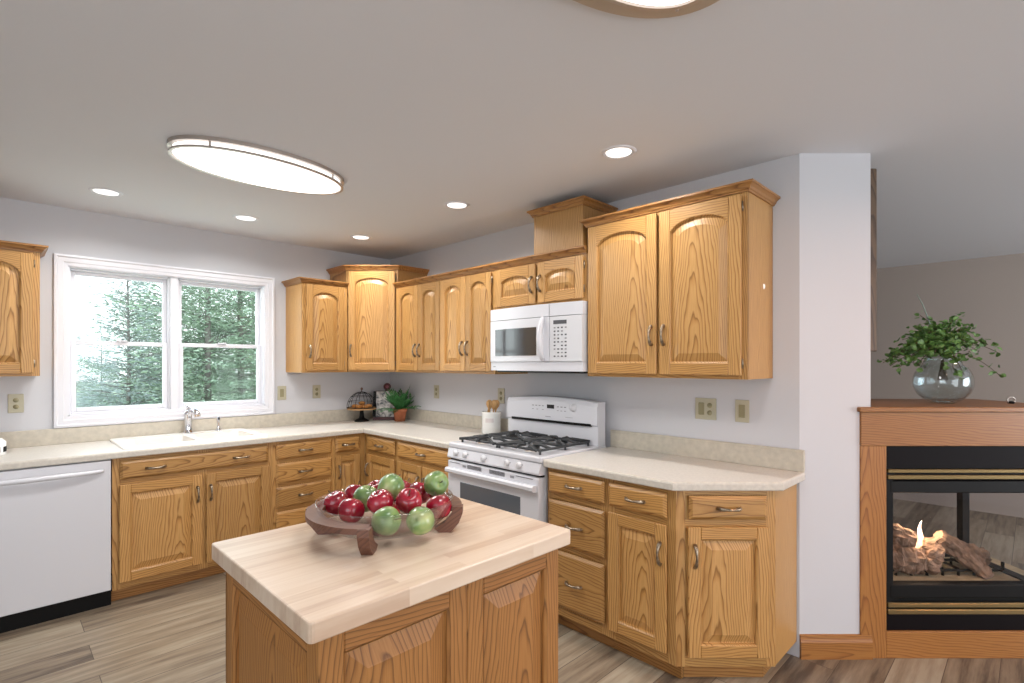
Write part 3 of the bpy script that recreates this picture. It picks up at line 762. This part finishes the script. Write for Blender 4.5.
# ------------------------------------------------------------------ island
t = thing('kitchen_island', 'oak island with a butcher block top in the foreground', 'kitchen island', (-1.882, -3.083, 0))
bx0, bx1, by0, by1 = -.385, .385, -.303, .303
MB().box(bx0+.018, bx1-.018, by0+.018, by1-.018, .10, .868, ISL_V).done('body', t)
MB().box(bx0+.06, bx1-.06, by0+.06, by1-.06, FZ, .10, ISL_H).done('toe_kick', t)
def bevtop():
    t_ = bmesh.new(); bmesh.ops.create_cube(t_, size=1)
    for v in t_.verts: v.co = Vector((v.co.x*.833, v.co.y*.660, .8915+v.co.z*.045))
    ve = [e for e in t_.edges if abs(e.verts[0].co.z-e.verts[1].co.z) > .01]
    bmesh.ops.bevel(t_, geom=ve, offset=.012, segments=3, affect='EDGES', profile=.5)
    te = [e for e in t_.edges if abs(e.verts[0].co.z-e.verts[1].co.z) < .001 and e.is_manifold and e.calc_face_angle(0) > .5]
    bmesh.ops.bevel(t_, geom=te, offset=.004, segments=2, affect='EDGES', profile=.5)
    m = MB(); m.merge(t_, BUTCH); return m
bevtop().done('butcher_block_top', t)
kw = dict(V=ISL_V, H=ISL_H, th=.018, st=.058, bev=.045)
panel_door(t, bx0, bx0+.400, .10, .868, 0, name='front_panel', y=by0+.018, **kw)
panel_door(t, bx0+.400, bx1, .10, .868, 0, name='front_panel', y=by0+.018, **kw)
panel_door(t, 0, by1-by0-.002, .10, .868, 0, name='side_panel', rot=R90, loc=(bx0+.018, 0, .484), **kw)
panel_door(t, 0, by1-by0-.002, .10, .868, 0, name='side_panel', rot=-R90, loc=(bx1-.018, 0, .484), **kw)
panel_door(t, 0, bx1-bx0, .10, .868, 0, name='back_panel', rot=pi, loc=(0, by1-.018, .484), **kw)

# ------------------------------------------------------------------ fruit bowl
BC = (-1.885, -3.02)
t = thing('bowl_stand', 'dark walnut horseshoe stand holding the glass bowl on the island', 'bowl stand', (BC[0], BC[1], .914))
m = MB(); n = 48; a0, a1 = radians(-46), radians(226)
def arc_ring(r0, r1, z0, z1):
    rings = []
    for k in range(n+1):
        a = a0+(a1-a0)*k/n
        rings.append([(r*cos(a), r*sin(a), z) for r, z in ((r0, z0), (r1, z0+.002), (r1, z1), (r0, z1))])
    return rings
m.loft(arc_ring(.186, .232, .062, .080), WALNUT, True, True, True); m.done('ring', t)
for a in (-44, 50, 140, 224):
    a = radians(a); m = MB()
    pr = [(.236, .079), (.236, .058), (.225, .03), (.200, 0), (.165, 0), (.150, .012), (.180, .03), (.205, .062), (.205, .079)]
    rings = []
    for s_ in (-.016, .016):
        rings.append([(r*cos(a)-s_*sin(a), r*sin(a)+s_*cos(a), z) for r, z in pr])
    m.loft(rings, WALNUT, True, True, True); m.done('leg', t)
m = MB(); pr = [(.0, .018), (.08, .0185), (.12, .022), (.155, .032), (.178, .052), (.192, .08), (.200, .104), (.205, .106), (.206, .103), (.198, .08), (.184, .050), (.16, .028), (.12, .018), (.08, .0145), (0, .014)]
m.lathe(pr, BOWLG, 56)
tag(m.done('glass_bowl', loc=(BC[0], BC[1], .914)), 'round clear glass bowl holding the fruit', 'bowl')
def apple(name, mat, R_, tall=1.0, stemc=STEM, taper=.0):
    prof = []
    for i in range(19):
        a = -pi/2+pi*i/18
        r = cos(a); z = sin(a)
        if z > 0: r *= 1-taper*(1-z)*0+0; 
        r2 = r*(1.0-.13*(1-z)*.5); zz = z*.92*tall
        d = .28*math.exp(-(r/.30)**2)
        zz -= d if z > 0 else -.18*math.exp(-(r/.28)**2)
        prof.append((max(r2, 0)*R_, zz*R_))
    m = MB(); segs = 24; rings = []
    for r, z in prof:
        rings.append([((r*(1+.02*cos(5*2*pi*k/segs)))*cos(2*pi*k/segs), (r*(1+.02*cos(5*2*pi*k/segs)))*sin(2*pi*k/segs), z) for k in range(segs)])
    m.loft(rings, mat, True, True, True, True)
    o = m.done(name)
    MB().tube([(0, 0, .58*R_*tall), (.002, 0, .9*R_*tall), (.006, 0, 1.12*R_*tall)], [.0012, .0014, .002], stemc, 6).done('stem', o)
    return o
ra = apple('red_apple', REDA, .042); ga = apple('green_apple', GREENA, .043, 1.08)
FR = [('g', -1.955, -3.134, .985, (1.3, .2, .3), 'green apple at the front left of the bowl, lying on its side'),
      ('g', -1.874, -3.185, .980, (1.9, .1, 2.2), 'green apple at the front of the bowl, blossom end towards the viewer'),
      ('g', -1.862, -3.010, 1.045, (.7, .5, 1.2), 'green apple on the top of the pile in the middle'),
      ('g', -1.725, -3.059, 1.042, (.9, -1.2, .4), 'pale green apple on top at the right end of the bowl'),
      ('g', -1.906, -2.935, 1.003, (.3, .2, 0), 'green apple half hidden behind the red ones in the left of the bowl'),
      ('r', -1.898, -2.856, .998, (.2, .3, 1), 'red apple at the back left, behind the half hidden green apple'),
      ('r', -1.978, -2.880, .992, (-.3, .3, 2), 'leftmost red apple in the bowl'),
      ('r', -1.982, -2.984, .990, (.3, -.4, 3), 'large red apple at the left front of the bowl rim'),
      ('r', -1.822, -2.860, .998, (.2, .3, 4), 'red apple at the back, left of the top green apple'),
      ('r', -1.926, -3.058, 1.018, (.4, -.2, 5), 'red apple directly above the front left green apple'),
      ('r', -1.755, -2.905, .998, (.4, .5, .6), 'red apple at the back, just right of the top green apple'),
      ('r', -1.862, -3.110, 1.020, (.5, -.5, .1), 'red apple in the centre, above the front green apple'),
      ('r', -1.770, -3.136, .990, (.1, .4, 1.7), 'red apple at the right end under the pale green apple'),
      ('r', -1.731, -2.978, .998, (.3, -.3, 2.7), 'red apple behind the pale green apple'),
      ('r', -1.87, -3.00, .966, (.2, .1, .7), 'red apple at the bottom of the bowl under the pile')]
fg = fr_ = True
for k, x, y, z, rot, lb in FR:
    src = ga if k == 'g' else ra
    if k == 'g' and fg: o = src; fg = False
    elif k == 'r' and fr_: o = src; fr_ = False
    else: o = copy_tree(src)
    o.location = (x, y, z); o.rotation_euler = rot
    tag(o, lb, 'apple', 'apples in the glass bowl')

# ------------------------------------------------------------------ corner props
t = thing('cake_stand', 'black footed cake stand with a wire dome in the corner', 'cake stand', (-.405, -.185, .914))
MB().lathe([(0, 0), (.062, 0), (.064, .008), (.050, .018), (.026, .030), (.020, .05), (.016, .10), (.024, .108), (0, .11)], BLACK, 24).done('pedestal', t)
MB().lathe([(0, .108), (.125, .108), (.128, .114), (.125, .122), (0, .122)], BOARD, 32).done('plate', t)
m = MB(); RD, HD = .128, .140
for k in range(10):
    a = pi*k/10*2
    m.tube([(RD*cos(b)*cos(a), RD*cos(b)*sin(a), .124+HD*sin(b)) for b in [pi/2*i/8 for i in range(9)]], .0022, BLACK, 5)
for b in (0, .42, .8, 1.15):
    m.tube([(RD*cos(b)*cos(2*pi*k/32), RD*cos(b)*sin(2*pi*k/32), .124+HD*sin(b)) for k in range(33)], .0028 if b == 0 else .0018, BLACK, 5)
dm = m.done('wire_dome', t)
MB().lathe([(0, .262), (.005, .264), (.004, .277), (.011, .286), (.009, .300), (0, .304)], WALNUT, 12).done('finial', dm)
pm = None
for i, (px, py, pz, lb) in enumerate(((-.05, -.04, .138, 'left front pastry under the wire dome'), (.0, -.065, .138, 'front pastry under the wire dome'), (.055, -.03, .138, 'right pastry under the wire dome'),
                                (.03, .045, .138, 'rear right pastry under the wire dome'), (-.04, .045, .138, 'rear left pastry under the wire dome'), (.0, -.005, .166, 'top pastry in the middle of the wire dome'))):
    if pm is None:
        m = MB(); rr = []
        for q in range(7):
            b = -pi/2+pi*q/6
            rr.append([(.03*cos(b)*(1+.06*cos(6*2*pi*k/18))*cos(2*pi*k/18), .03*cos(b)*(1+.06*cos(6*2*pi*k/18))*sin(2*pi*k/18), .016*sin(b)) for k in range(18)])
        m.loft(rr, PASTRY, True, True, True, True); pm = m.done('pastry'); o = pm
    else: o = copy_tree(pm)
    o.location = (-.405+px, -.185+py, .914+pz); o.rotation_euler = (0, 0, i)
    tag(o, 'brown '+lb, 'pastry', 'pastries in the cake stand')
# black board leaning behind, picture stand, round ornament
def photo_mat():
    m, t_, b = newmat('grey_photo_print')
    tcn = t_.nodes.new('ShaderNodeTexCoord'); n = t_.nodes.new('ShaderNodeTexNoise'); n.inputs['Scale'].default_value = 16; n.inputs['Detail'].default_value = 3; n.inputs['Distortion'].default_value = 1.5
    t_.links.new(tcn.outputs['Object'], n.inputs['Vector']); r = t_.nodes.new('ShaderNodeValToRGB'); e = r.color_ramp.elements
    e[0].position = .36; e[0].color = hexc('#4d5157'); e[1].position = .66; e[1].color = hexc('#d3cfcb'); q = e.new(.47); q.color = hexc('#a9a49f'); q = e.new(.56); q.color = hexc('#c2bcb8')
    t_.links.new(n.outputs[0], r.inputs[0]); t_.links.new(r.outputs[0], b.inputs['Base Color']); b.inputs['Roughness'].default_value = .3
    return m
PHOTO = photo_mat()
RED_D = plain('dark_mahogany', '#4a1d20', .4)
t = thing('recipe_book_stand', 'mahogany stand holding a grey photo book in the corner, between cake stand and fern', 'book stand', (-.168, -.212, .914), radians(-40))
m = MB(); m.box(-.115, .095, -.055, .06, 0, .012, RED_D, .003); m.box(-.115, .095, -.06, -.05, 0, .028, RED_D, .003); m.done('base_ledge', t)
m = MB(); m.prism([(-.03, .012), (-.015, .012), (.035, .265), (.022, .265)], -.10, .08, RED_D, 'x'); m.done('back_rest', t)
m = MB(); m.lathe([(.0, -.006), (.030, -.006), (.034, -.002), (.034, .004), (.03, .008), (0, .008)], RED_D, 24, c=(0, .035, .302), axis='y')
m.lathe([(.0, -.009), (.013, -.009), (.015, -.006)], plain('pink_inlay', '#8a4a55', .5), 16, c=(0, .035, .302), axis='y'); m.box(-.02, .02, .026, .044, .255, .275, RED_D, .003); m.done('carved_crest', t)
bk = thing('photo_book', 'upright book with grey photo cover resting on the mahogany stand', 'book', (-.168, -.212, .914), radians(-40))
m = MB(); m.prism([(-.052, .030), (-.036, .030), (.008, .262), (-.008, .262)], -.09, .075, PHOTO, 'x'); m.done('cover', bk)
m = MB(); m.prism([(-.052, .030), (-.036, .030), (.008, .262), (-.008, .262)], -.118, -.0905, BLACK, 'x'); m.done('spine', bk, label='black spine')
# fern
t = thing('potted_fern', 'small green fern in a terracotta pot in the counter corner', 'potted plant', (-.150, -.405, .914))
t.scale = (1.25, 1.25, 1.2)
MB().lathe([(0, 0), (.036, 0), (.046, .07), (.052, .072), (.054, .095), (.046, .095), (.043, .08), (0, .08)], TERRA, 24).done('pot', t)
m = MB(); rnd = random.Random(3)
for i in range(44):
    a = rnd.uniform(0, 2*pi); Ln = rnd.uniform(.12, .22); up = rnd.uniform(.3, 1.25); pts = []
    for k in range(9):
        s_ = k/8; r = Ln*s_*cos(up)+.01; z = .08+Ln*s_*sin(up)-.05*s_*s_*(1.4-up)
        pts.append(Vector((min(r*cos(a), .085-.02*s_), r*sin(a), z)))
    m.tube(pts, .0012, LEAF, 4)
    sd = Vector((-sin(a), cos(a), 0))
    for k in range(1, 9):
        wl = .034*sin(pi*min(1, .15+k/9.5))+.004
        for s2 in (-1, 1):
            p = pts[k]; dr_ = (sd*s2*.9+(pts[k]-pts[k-1]).normalized()*.5+Vector((0, 0, .15)))*wl; dr_.x = min(dr_.x, .012); wv = (pts[k]-pts[k-1]).normalized()*.010
            m.face([m.bm.verts.new(q) for q in (p-wv*.6, p+dr_*.5-wv, p+dr_, p+dr_*.5+wv)], LEAF)
m.done('fronds', t)
# utensil crock
t = thing('utensil_crock', 'white ceramic utensil crock beside the stove', 'crock', (-.118, -1.582, .914))
MB().lathe([(0, 0), (.068, 0), (.071, .004), (.071, .148), (.074, .153), (.073, .160), (.065, .160), (.064, .01), (0, .008)], CERAM, 32).done('body', t)
m = MB(); rings = []
for k in range(9):
    a = radians(190+(k/8)*50); rings.append([(r*cos(a), r*sin(a), z) for r, z in ((.0705, .085), (.0722, .085), (.0722, .115), (.0705, .115))])
m.loft(rings, plain('crock_label', '#d8cfcd', .5), True, True, True); m.done('oval_label', t, label='faint greyish label')
def spoon():
    m = MB(); m.tube([(0, 0, 0), (0, 0, .15)], [.0045, .005], UTW, 8)
    rr = []
    for (z, wd) in ((.145, .005), (.155, .010), (.168, .017), (.183, .021), (.198, .019), (.208, .012), (.212, .003)):
        rr.append([(wd*cos(2*pi*k/12), .005*sin(2*pi*k/12)-.004*sin(pi*(z-.145)/.07), z) for k in range(12)])
    m.loft(rr, UTW, True, True, True, True); return m.done('wooden_spoon')
sp = spoon()
for i, (x, y, rx, ry, rz, lb) in enumerate(((-.145, -1.565, .10, -.22, .6, 'leftmost wooden spoon in the crock'), (-.130, -1.58, .04, -.02, -.8, 'middle wooden spoon in the crock'),
                                       (-.118, -1.600, -.18, .10, -.9, 'rightmost wooden spoon in the crock'), (-.105, -1.575, .12, .06, -.7, 'wooden spoon at the back of the crock'))):
    o = sp if i == 0 else copy_tree(sp)
    o.location = (x, y, .926); o.rotation_euler = (rx, ry, rz); o.scale = (1.15, 1.15, 1.12); tag(o, lb, 'spoon', 'wooden spoons in the crock')
# patterned jar at the left frame edge
t = thing('patterned_jar', 'white jar with black patterned label, cut by the left frame edge', 'jar', (-2.752, -.30, .914))
m = MB(); m.lathe([(0, 0), (.062, 0), (.066, .006), (.066, .075), (.05, .09), (0, .09)], CERAM, 28); m.done('body', t)
m = MB()
for k in range(9):
    a = radians(k*40+15); c0, s0 = cos(a), sin(a); rr = []
    for q in range(4):
        b = a+(q/3-.5)*.42; rr.append([(r*cos(b), r*sin(b), z) for r, z in ((.064, .02), (.0672, .02), (.0672, .05), (.064, .05))])
    m.loft(rr, BLACK, True, True, True)
m.done('dark_patches', t)
m = MB(); m.tube([(.03*cos(b), .03*sin(b)*.2, .09+.012+.012*sin(b*1.0)) for b in [2*pi*i/14 for i in range(15)]], .005, CERAM, 6); m.lathe([(0, .088), (.05, .088), (.052, .094), (.01, .10), (0, .10)], CERAM, 24); m.done('lid', t)

# ------------------------------------------------------------------ fireplace (see-through) in its own frame
FX, FY = .1993, -3.8439
t = thing('fireplace', 'oak-framed see-through gas fireplace beside the pillar', 'fireplace', (FX, FY, 0), radians(-45))
FW, FD = 1.03, .56
m = MB()
m.box(0, .1246, 0, .10, FZ, 1.036, FP_V, .002); m.done('pilaster', t)
MB().box(FW-.13, FW, 0, .10, FZ, 1.036, FP_V, .002).done('pilaster', t)
m = MB(); m.box(0, FW, -.004, .10, 1.036, 1.199, FP_H, .002); m.done('frieze', t)
m = MB(); m.box(.1246, FW-.13, 0, .10, FZ, .146, FP_H, .002); m.box(.0, FW, .46, FD, FZ, .146, FP_H); m.box(0, FW, .46, FD, 1.036, 1.199, FP_H)
m.box(0, .06, .10, FD, FZ, 1.199, FP_V); m.done('base_rail', t)
m = MB(); m.box(-.012, FW+.02, -.016, FD+.02, 1.199, 1.2226, FP_H, .003); m.done('mantel_top', t)
MB().box(-.010, .052, .03, .06, 1.2226, 1.242, FP_H, .002).done('mantel_riser', t)
# metal surround
m = MB(); ax0, ax1 = .1246, FW-.13
m.box(ax0, ax1, .014, .05, .926, 1.036, FPDARK); m.box(ax0, ax1, .014, .05, .146, .224, FPDARK)
m.box(ax0, ax0+.044, .018, .07, .224, .926, BLACK); m.box(ax1-.044, ax1, .018, .07, .224, .926, BLACK)
m.box(ax0, ax1, .03, .07, .224, .30, BLACK); m.box(ax0, ax1, .03, .07, .868, .926, BLACK)
m.box(ax0+.03, ax1-.03, .016, .07, .806, .866, BLACK, .004); m.box(ax0+.03, ax1-.03, .016, .07, .300, .364, BLACK, .004)
m.done('metal_surround', t)
for za, zb in ((.9054, .9226), (.8747, .8948), (.2585, .2801), (.2259, .2499)):
    MB().box(ax0+.012, ax1-.012, .004, .022, za, zb, BRASS, .003).done('brass_louver', t)
MB().box(ax0+.042, ax1-.042, .040, .044, .355, .815, FPGL).done('front_glass', t)
m = MB(); m.box(.06, FW-.03, .05, .50, .30, .352, EMBER); m.done('firebox_floor', t)
m = MB(); m.box(.06, FW, .05, .50, .84, 1.03, BLACK); m.done('firebox_hood', t)
m = MB(); m.box(.06, .14, .07, .50, .352, .84, plain('firebox_side', '#4a4440', .8)); m.done('firebox_side', t)
m = MB(); m.box(.835, .872, .40, .44, .352, .84, BLACK); m.box(.14, .85, .41, .43, .352, .368, BLACK); m.box(.86, FW-.12, .07, .43, .352, .362, BLACK); m.box(.14, .85, .41, .43, .80, .84, BLACK); m.done('corner_post', t)
MB().box(.14, .84, .418, .422, .366, .805, FPGL).done('rear_glass', t)
MB().box(.32, .335, .36, .372, .66, .80, BLACK, .002).done('flue_hook', t)
LX, LY = FX+.7071*.065, FY-.7071*.065
# grate
m = MB()
for i in range(7):
    x = .22+i*.08; m.tube([(x, .16, .352), (x, .16, .385), (x, .30, .385), (x, .30, .352)], .007, BLACK, 6)
m.tube([(.19, .16, .378), (.74, .16, .378), (.765, .16, .385), (.765, .16, .42)], .008, BLACK, 6); m.tube([(.19, .30, .378), (.74, .30, .378)], .008, BLACK, 6)
tag(m.done('log_grate', loc=(LX, LY, 0), rot=radians(-45)), 'black iron grate under the gas logs', 'grate')
def log(name, pts, rad, label, seed):
    m = MB(); rnd = random.Random(seed); P = [Vector(p) for p in pts]; out = []; rr = []
    n = 26
    for i in range(n+1):
        s_ = i/n*(len(P)-1); k = min(int(s_), len(P)-2); f = s_-k
        out.append(P[k].lerp(P[k+1], f)); r = rad[k]*(1-f)+rad[k+1]*f; rr.append(r)
    rings = []; seg = 22; up = Vector((0, 0, 1)); ph = [rnd.uniform(0, 6.28) for _ in range(6)]
    for i, p in enumerate(out):
        d = (out[min(i+1, n)]-out[max(i-1, 0)]).normalized(); u = (up-d*up.dot(d)).normalized(); w_ = d.cross(u); ring = []
        endf = 1 if 0 < i < n else .8
        for k in range(seg):
            a = 2*pi*k/seg; q = 1+.10*sin(7*a+ph[0]+i*.25)+.07*sin(11*a+ph[1]-i*.5)+.08*sin(i*.9+2*a+ph[2])+rnd.uniform(-.06, .06)
            ring.append(p+(u*cos(a)+w_*sin(a))*rr[i]*q*endf)
        rings.append(ring)
    m.loft(rings, PEBBLE, True, True, True, False)
    o = m.done(name, loc=(LX, LY, 0), rot=radians(-45)); return tag(o, label, 'log', 'gas logs in the fireplace')
log('fireplace_log', [(.19, .20, .425), (.28, .18, .43), (.36, .17, .42)], [.062, .07, .058], 'thick short gas log at the lower left of the fire', 1)
log('fireplace_log', [(.19, .24, .50), (.25, .22, .54), (.34, .20, .52)], [.035, .05, .044], 'knobbly gas log stacked on the lower left log', 2)
log('fireplace_log', [(.36, .15, .385), (.41, .17, .45), (.47, .22, .50)], [.048, .05, .042], 'stubby upright gas log just right of the flame', 3)
log('fireplace_log', [(.46, .19, .545), (.56, .18, .47), (.63, .14, .40), (.645, .10, .365)], [.036, .045, .036, .026], 'long gas log slanting down to the front centre', 4)
log('fireplace_log', [(.52, .25, .50), (.64, .25, .44), (.76, .25, .405)], [.04, .048, .042], 'long gas log slanting down to the right end of the grate', 5)
def flame(x, y, z, h, w_, mat, lean=0, name='flame'):
    m = MB(); rings = []; 
    for i in range(11):
        s_ = i/10; r = w_*(sin(pi*min(1, s_*.92+.08))**.9)*(1-s_*.55)+.0005
        cx = lean*s_+.012*sin(s_*7+x*30); rings.append([(x+cx+r*cos(2*pi*k/12), y+.5*r*sin(2*pi*k/12), z+h*s_) for k in range(12)])
    m.loft(rings, mat, True, True, True, True); return m
fl = thing('gas_flame', 'orange gas flame rising between the logs', 'flame', (LX, LY, 0), radians(-45))
flame(.375, .235, .40, .21, .026, FLAME, .045).done('flame_tongue', fl)
flame(.395, .225, .40, .13, .020, FLAMEC, .02).done('flame_tongue', fl)
flame(.335, .25, .42, .16, .022, FLAME, -.02).done('flame_tongue', fl)
flame(.20, .28, .46, .10, .014, FLAME, -.01).done('flame_tongue', fl)
lp = bpy.data.lights.new('fire_glow', 'POINT'); lp.energy = 7; lp.color = (1, .72, .48); lp.shadow_soft_size = .05
o = bpy.data.objects.new('fire_glow', lp); COL.objects.link(o); o.location = (LX+.7071*(.38+.20), LY+.7071*(-.38+.20), .62)

# ------------------------------------------------------------------ vase with greenery
def fpw(x, y, z): return (FX+.7071*(x+y), FY+.7071*(-x+y), z)
VP = fpw(.609, .262, 1.2226)
t = thing('glass_vase', 'round bubbled clear glass vase on the oak mantel', 'vase', VP)
pr = []
for i in range(21):
    a = -pi/2+i/20*(pi*.90); pr.append((.128*cos(a)**.8 if cos(a) > 0 else 0, .112+.112*sin(a)))
r_end = pr[-1][0]; zt = pr[-1][1]
out = [(r, z) for r, z in pr if z < .205]
out = [(0, .0)]+[(max(r, .05), z) if z > .002 else (.05, 0) for r, z in out]
out += [(.082, .214), (.070, .228), (.076, .245), (.084, .250)]
inn = [(max(r-.006, 0), min(z, .246)+(.008 if z < .02 else 0)) for r, z in out][::-1]
MB().lathe(out+inn, VASEG, 48).done('body', t)
t = thing('ivy_bouquet', 'spreading leafy green stems standing in the glass vase', 'plant', (VP[0], VP[1], VP[2]+.12))
m = MB(); rnd = random.Random(11); lf = MB()
RV = Vector((.7071, -.7071, 0)); FV = Vector((.7071, .7071, 0))
for i in range(64):
    ang = rnd.uniform(0, 2*pi); ex = .31*cos(ang)*rnd.uniform(.3, 1); ey = .20*sin(ang)*rnd.uniform(.3, 1)
    rr_ = sqrt((ex/.31)**2+(ey/.2)**2)
    top = .40-.36*rr_**1.25+rnd.uniform(-.06, .03)
    pts = []
    for k in range(9):
        s_ = k/8; h_ = .12+(top-.12)*(s_**.75)+.07*sin(pi*s_)*(rr_) 
        q = RV*ex*s_**1.2+FV*ey*s_**1.2; pts.append(Vector((q.x, q.y, h_+.012)))
    m.tube([Vector((rnd.uniform(-.02, .02), rnd.uniform(-.02, .02), 0))]+pts, .0016, STEM, 4)
    for k in range(2, 9):
        for q in range(3):
            p = pts[k]+Vector((rnd.uniform(-.03, .03), rnd.uniform(-.03, .03), rnd.uniform(-.025, .025)))
            s_ = rnd.uniform(.010, .017); u = Vector((rnd.uniform(-1, 1), rnd.uniform(-1, 1), rnd.uniform(-.5, .5))).normalized(); v = u.orthogonal().normalized()
            v = (Matrix.Rotation(rnd.uniform(0, 6.28), 3, u) @ v)
            nn = u.cross(v)*s_*.25
            c_ = [p-u*s_, p-u*s_*.4+v*s_*.75+nn, p+u*s_*.5+v*s_*.7+nn, p+u*s_*1.1, p+u*s_*.5-v*s_*.7+nn, p-u*s_*.4-v*s_*.75+nn]
            lf.face([lf.bm.verts.new(q_) for q_ in c_[:4]], IVY); lf.face([lf.bm.verts.new(q_) for q_ in (c_[0], c_[3], c_[4], c_[5])], IVY)
m.tube([(0, 0, 0), (0, 0, .13), RV*-.06+Vector((0, 0, .28)), RV*-.105+Vector((0, 0, .40)), RV*-.135+Vector((0, 0, .455))], [.005, .004, .003, .003, .002], plain('pale_twig', '#7d8f86', .6), 6)
m.done('stems', t); lf.done('leaves', t)
m = MB(); m.lathe([(0, 0), (.012, .0), (.016, .006), (.012, .012), (0, .013)], BLACK, 14); m.tube([(.02*cos(a), .0, .018+.016*sin(a)) for a in [2*pi*i/16 for i in range(17)]], .004, NICKEL, 6)
tag(m.done('mantel_ornament', loc=fpw(.93, .22, 1.2226), rot=radians(-45)), 'tiny dark metal ornament at the right end of the mantel', 'ornament')
# framed piece behind the pillar
t = thing('framed_picture', 'tall brown framed picture seen edge-on on the right side of the pillar', 'picture', fpw(.055, .05, 0), radians(45))
m = MB(); m.box(0, .30, -.060, -.001, 1.49, 2.385, oak('picture_frame_wood', '#5f4c3b', '#524031', '#3d2e23'), .004); m.done('frame', t)
MB().box(.04, .26, -.062, -.0605, 1.53, 2.345, PHOTO).done('picture', t)

# ------------------------------------------------------------------ outdoors
g = MB(); g.box(-60, 60, .4, 90, -1.35, -1.25, GRASS); struct(g, 'ground', 'pale lawn outside the kitchen window', 'lawn')
def conifer(h_, spread, mat, seed, droop=.25, step=.03, base=.06, leaf=1.0):
    rnd = random.Random(seed); tr = MB(); tr.tube([(0, 0, 0), (0.05, 0, h_*.5), (0, 0, h_)], [.011*h_, .007*h_, .01], BARK, 8)
    f = MB(); z = h_*base
    while z < h_*.99:
        s_ = z/h_; R_ = spread*(1-s_)**.85+.05
        nb = 7 if s_ < .8 else 5
        for b in range(nb):
            a = rnd.uniform(0, 2*pi); L_ = R_*rnd.uniform(.55, 1.15); up0 = .30*s_-droop*(1-s_)+rnd.uniform(-.12, .12); zb = z+rnd.uniform(-.5, .5)*h_*step
            n = max(3, int(L_/.20)); dx, dy = cos(a), sin(a)
            pts = [Vector((dx*L_*k/n, dy*L_*k/n, zb+L_*(k/n)*up0+.16*L_*(k/n)**2)) for k in range(n+1)]
            f.tube([pts[0], pts[-1]], [.014, .004], BARK, 3, False)
            sd = Vector((-dy, dx, 0))
            for k in range(1, n+1):
                p = pts[k]; wl = .30*L_*(1-k/n)+.16
                for s2 in (-1, 1):
                    nt_ = max(3, int(wl/.07))
                    for q in range(nt_):
                        qq = (q+rnd.random())/nt_
                        c_ = p+sd*s2*wl*qq+Vector((dx, dy, 0))*wl*qq*.55+Vector((0, 0, rnd.uniform(-.10, .06)-.08*qq))
                        d = (sd*s2*rnd.random()+Vector((dx, dy, rnd.uniform(-.5, .5)))).normalized()*rnd.uniform(.08, .17)*leaf
                        w_ = Vector((rnd.uniform(-1, 1), rnd.uniform(-1, 1), rnd.uniform(-.6, .6))).normalized()*.024*leaf
                        f.face([f.bm.verts.new(v) for v in (c_-w_, c_+d-w_*.3, c_+d+w_*.3, c_+w_)], mat)
        z += h_*step
    return tr, f
TREES = {}
def tree(kind, u, d, s, rz, label):
    """u = bearing offset from the viewing axis, d = distance from the kitchen"""
    if kind not in TREES:
        h_, sp, mt, sd, dr_, st_, ba, lf_ = {'spruce': (7.0, 2.7, SPRUCE_B, 5, .12, .028, .04, .9), 'pine': (9.0, 2.9, SPRUCE_G, 9, .05, .036, .14, 1.1)}[kind]
        r = thing('blue_spruce' if kind == 'spruce' else 'pine_tree', '', 'tree'); a, b = conifer(h_, sp, mt, sd, dr_, st_, ba, lf_)
        a.done('trunk', r); b.done('needles', r); TREES[kind] = r; o = r
    else: o = copy_tree(TREES[kind])
    a = radians(45)+math.atan(u)
    D = d/cos(math.atan(u))
    o.location = (-2.744+D*sin(a), -4.429+D*cos(a), GZ); o.scale = (s, s, s); o.rotation_euler = (0, 0, rz); tag(o, label, 'tree', 'conifers outside the window'); return o
GZ = -1.25
tree('spruce', -.74, 13, .76, 0, 'pointed blue-grey spruce in the left window against the white sky')
tree('pine', -.665, 15.5, .95, 0, 'green pine showing at the right side of the left window')
tree('pine', -.585, 14, 1.0, 1.3, 'green pine at the left side of the right window')
tree('pine', -.52, 15, 1.05, 2.1, 'green pine in the middle of the right window')
tree('pine', -.46, 17, 1.1, 4.0, 'green pine at the right side of the right window')
tree('spruce', -.84, 19, .55, 2.0, 'small blue-grey spruce at the left edge of the left window')
tree('spruce', -.70, 24, .75, 5.0, 'hazy spruce behind the pointed one, low in the left window')
tree('pine', -.60, 27, .95, 3.0, 'distant pine filling the gap behind the left and middle pines')
tree('pine', -.50, 27, 1.15, .5, 'distant pine at the back of the right window')
tree('spruce', -.79, 28, .62, 1.0, 'farthest low spruce behind the lawn in the left window')
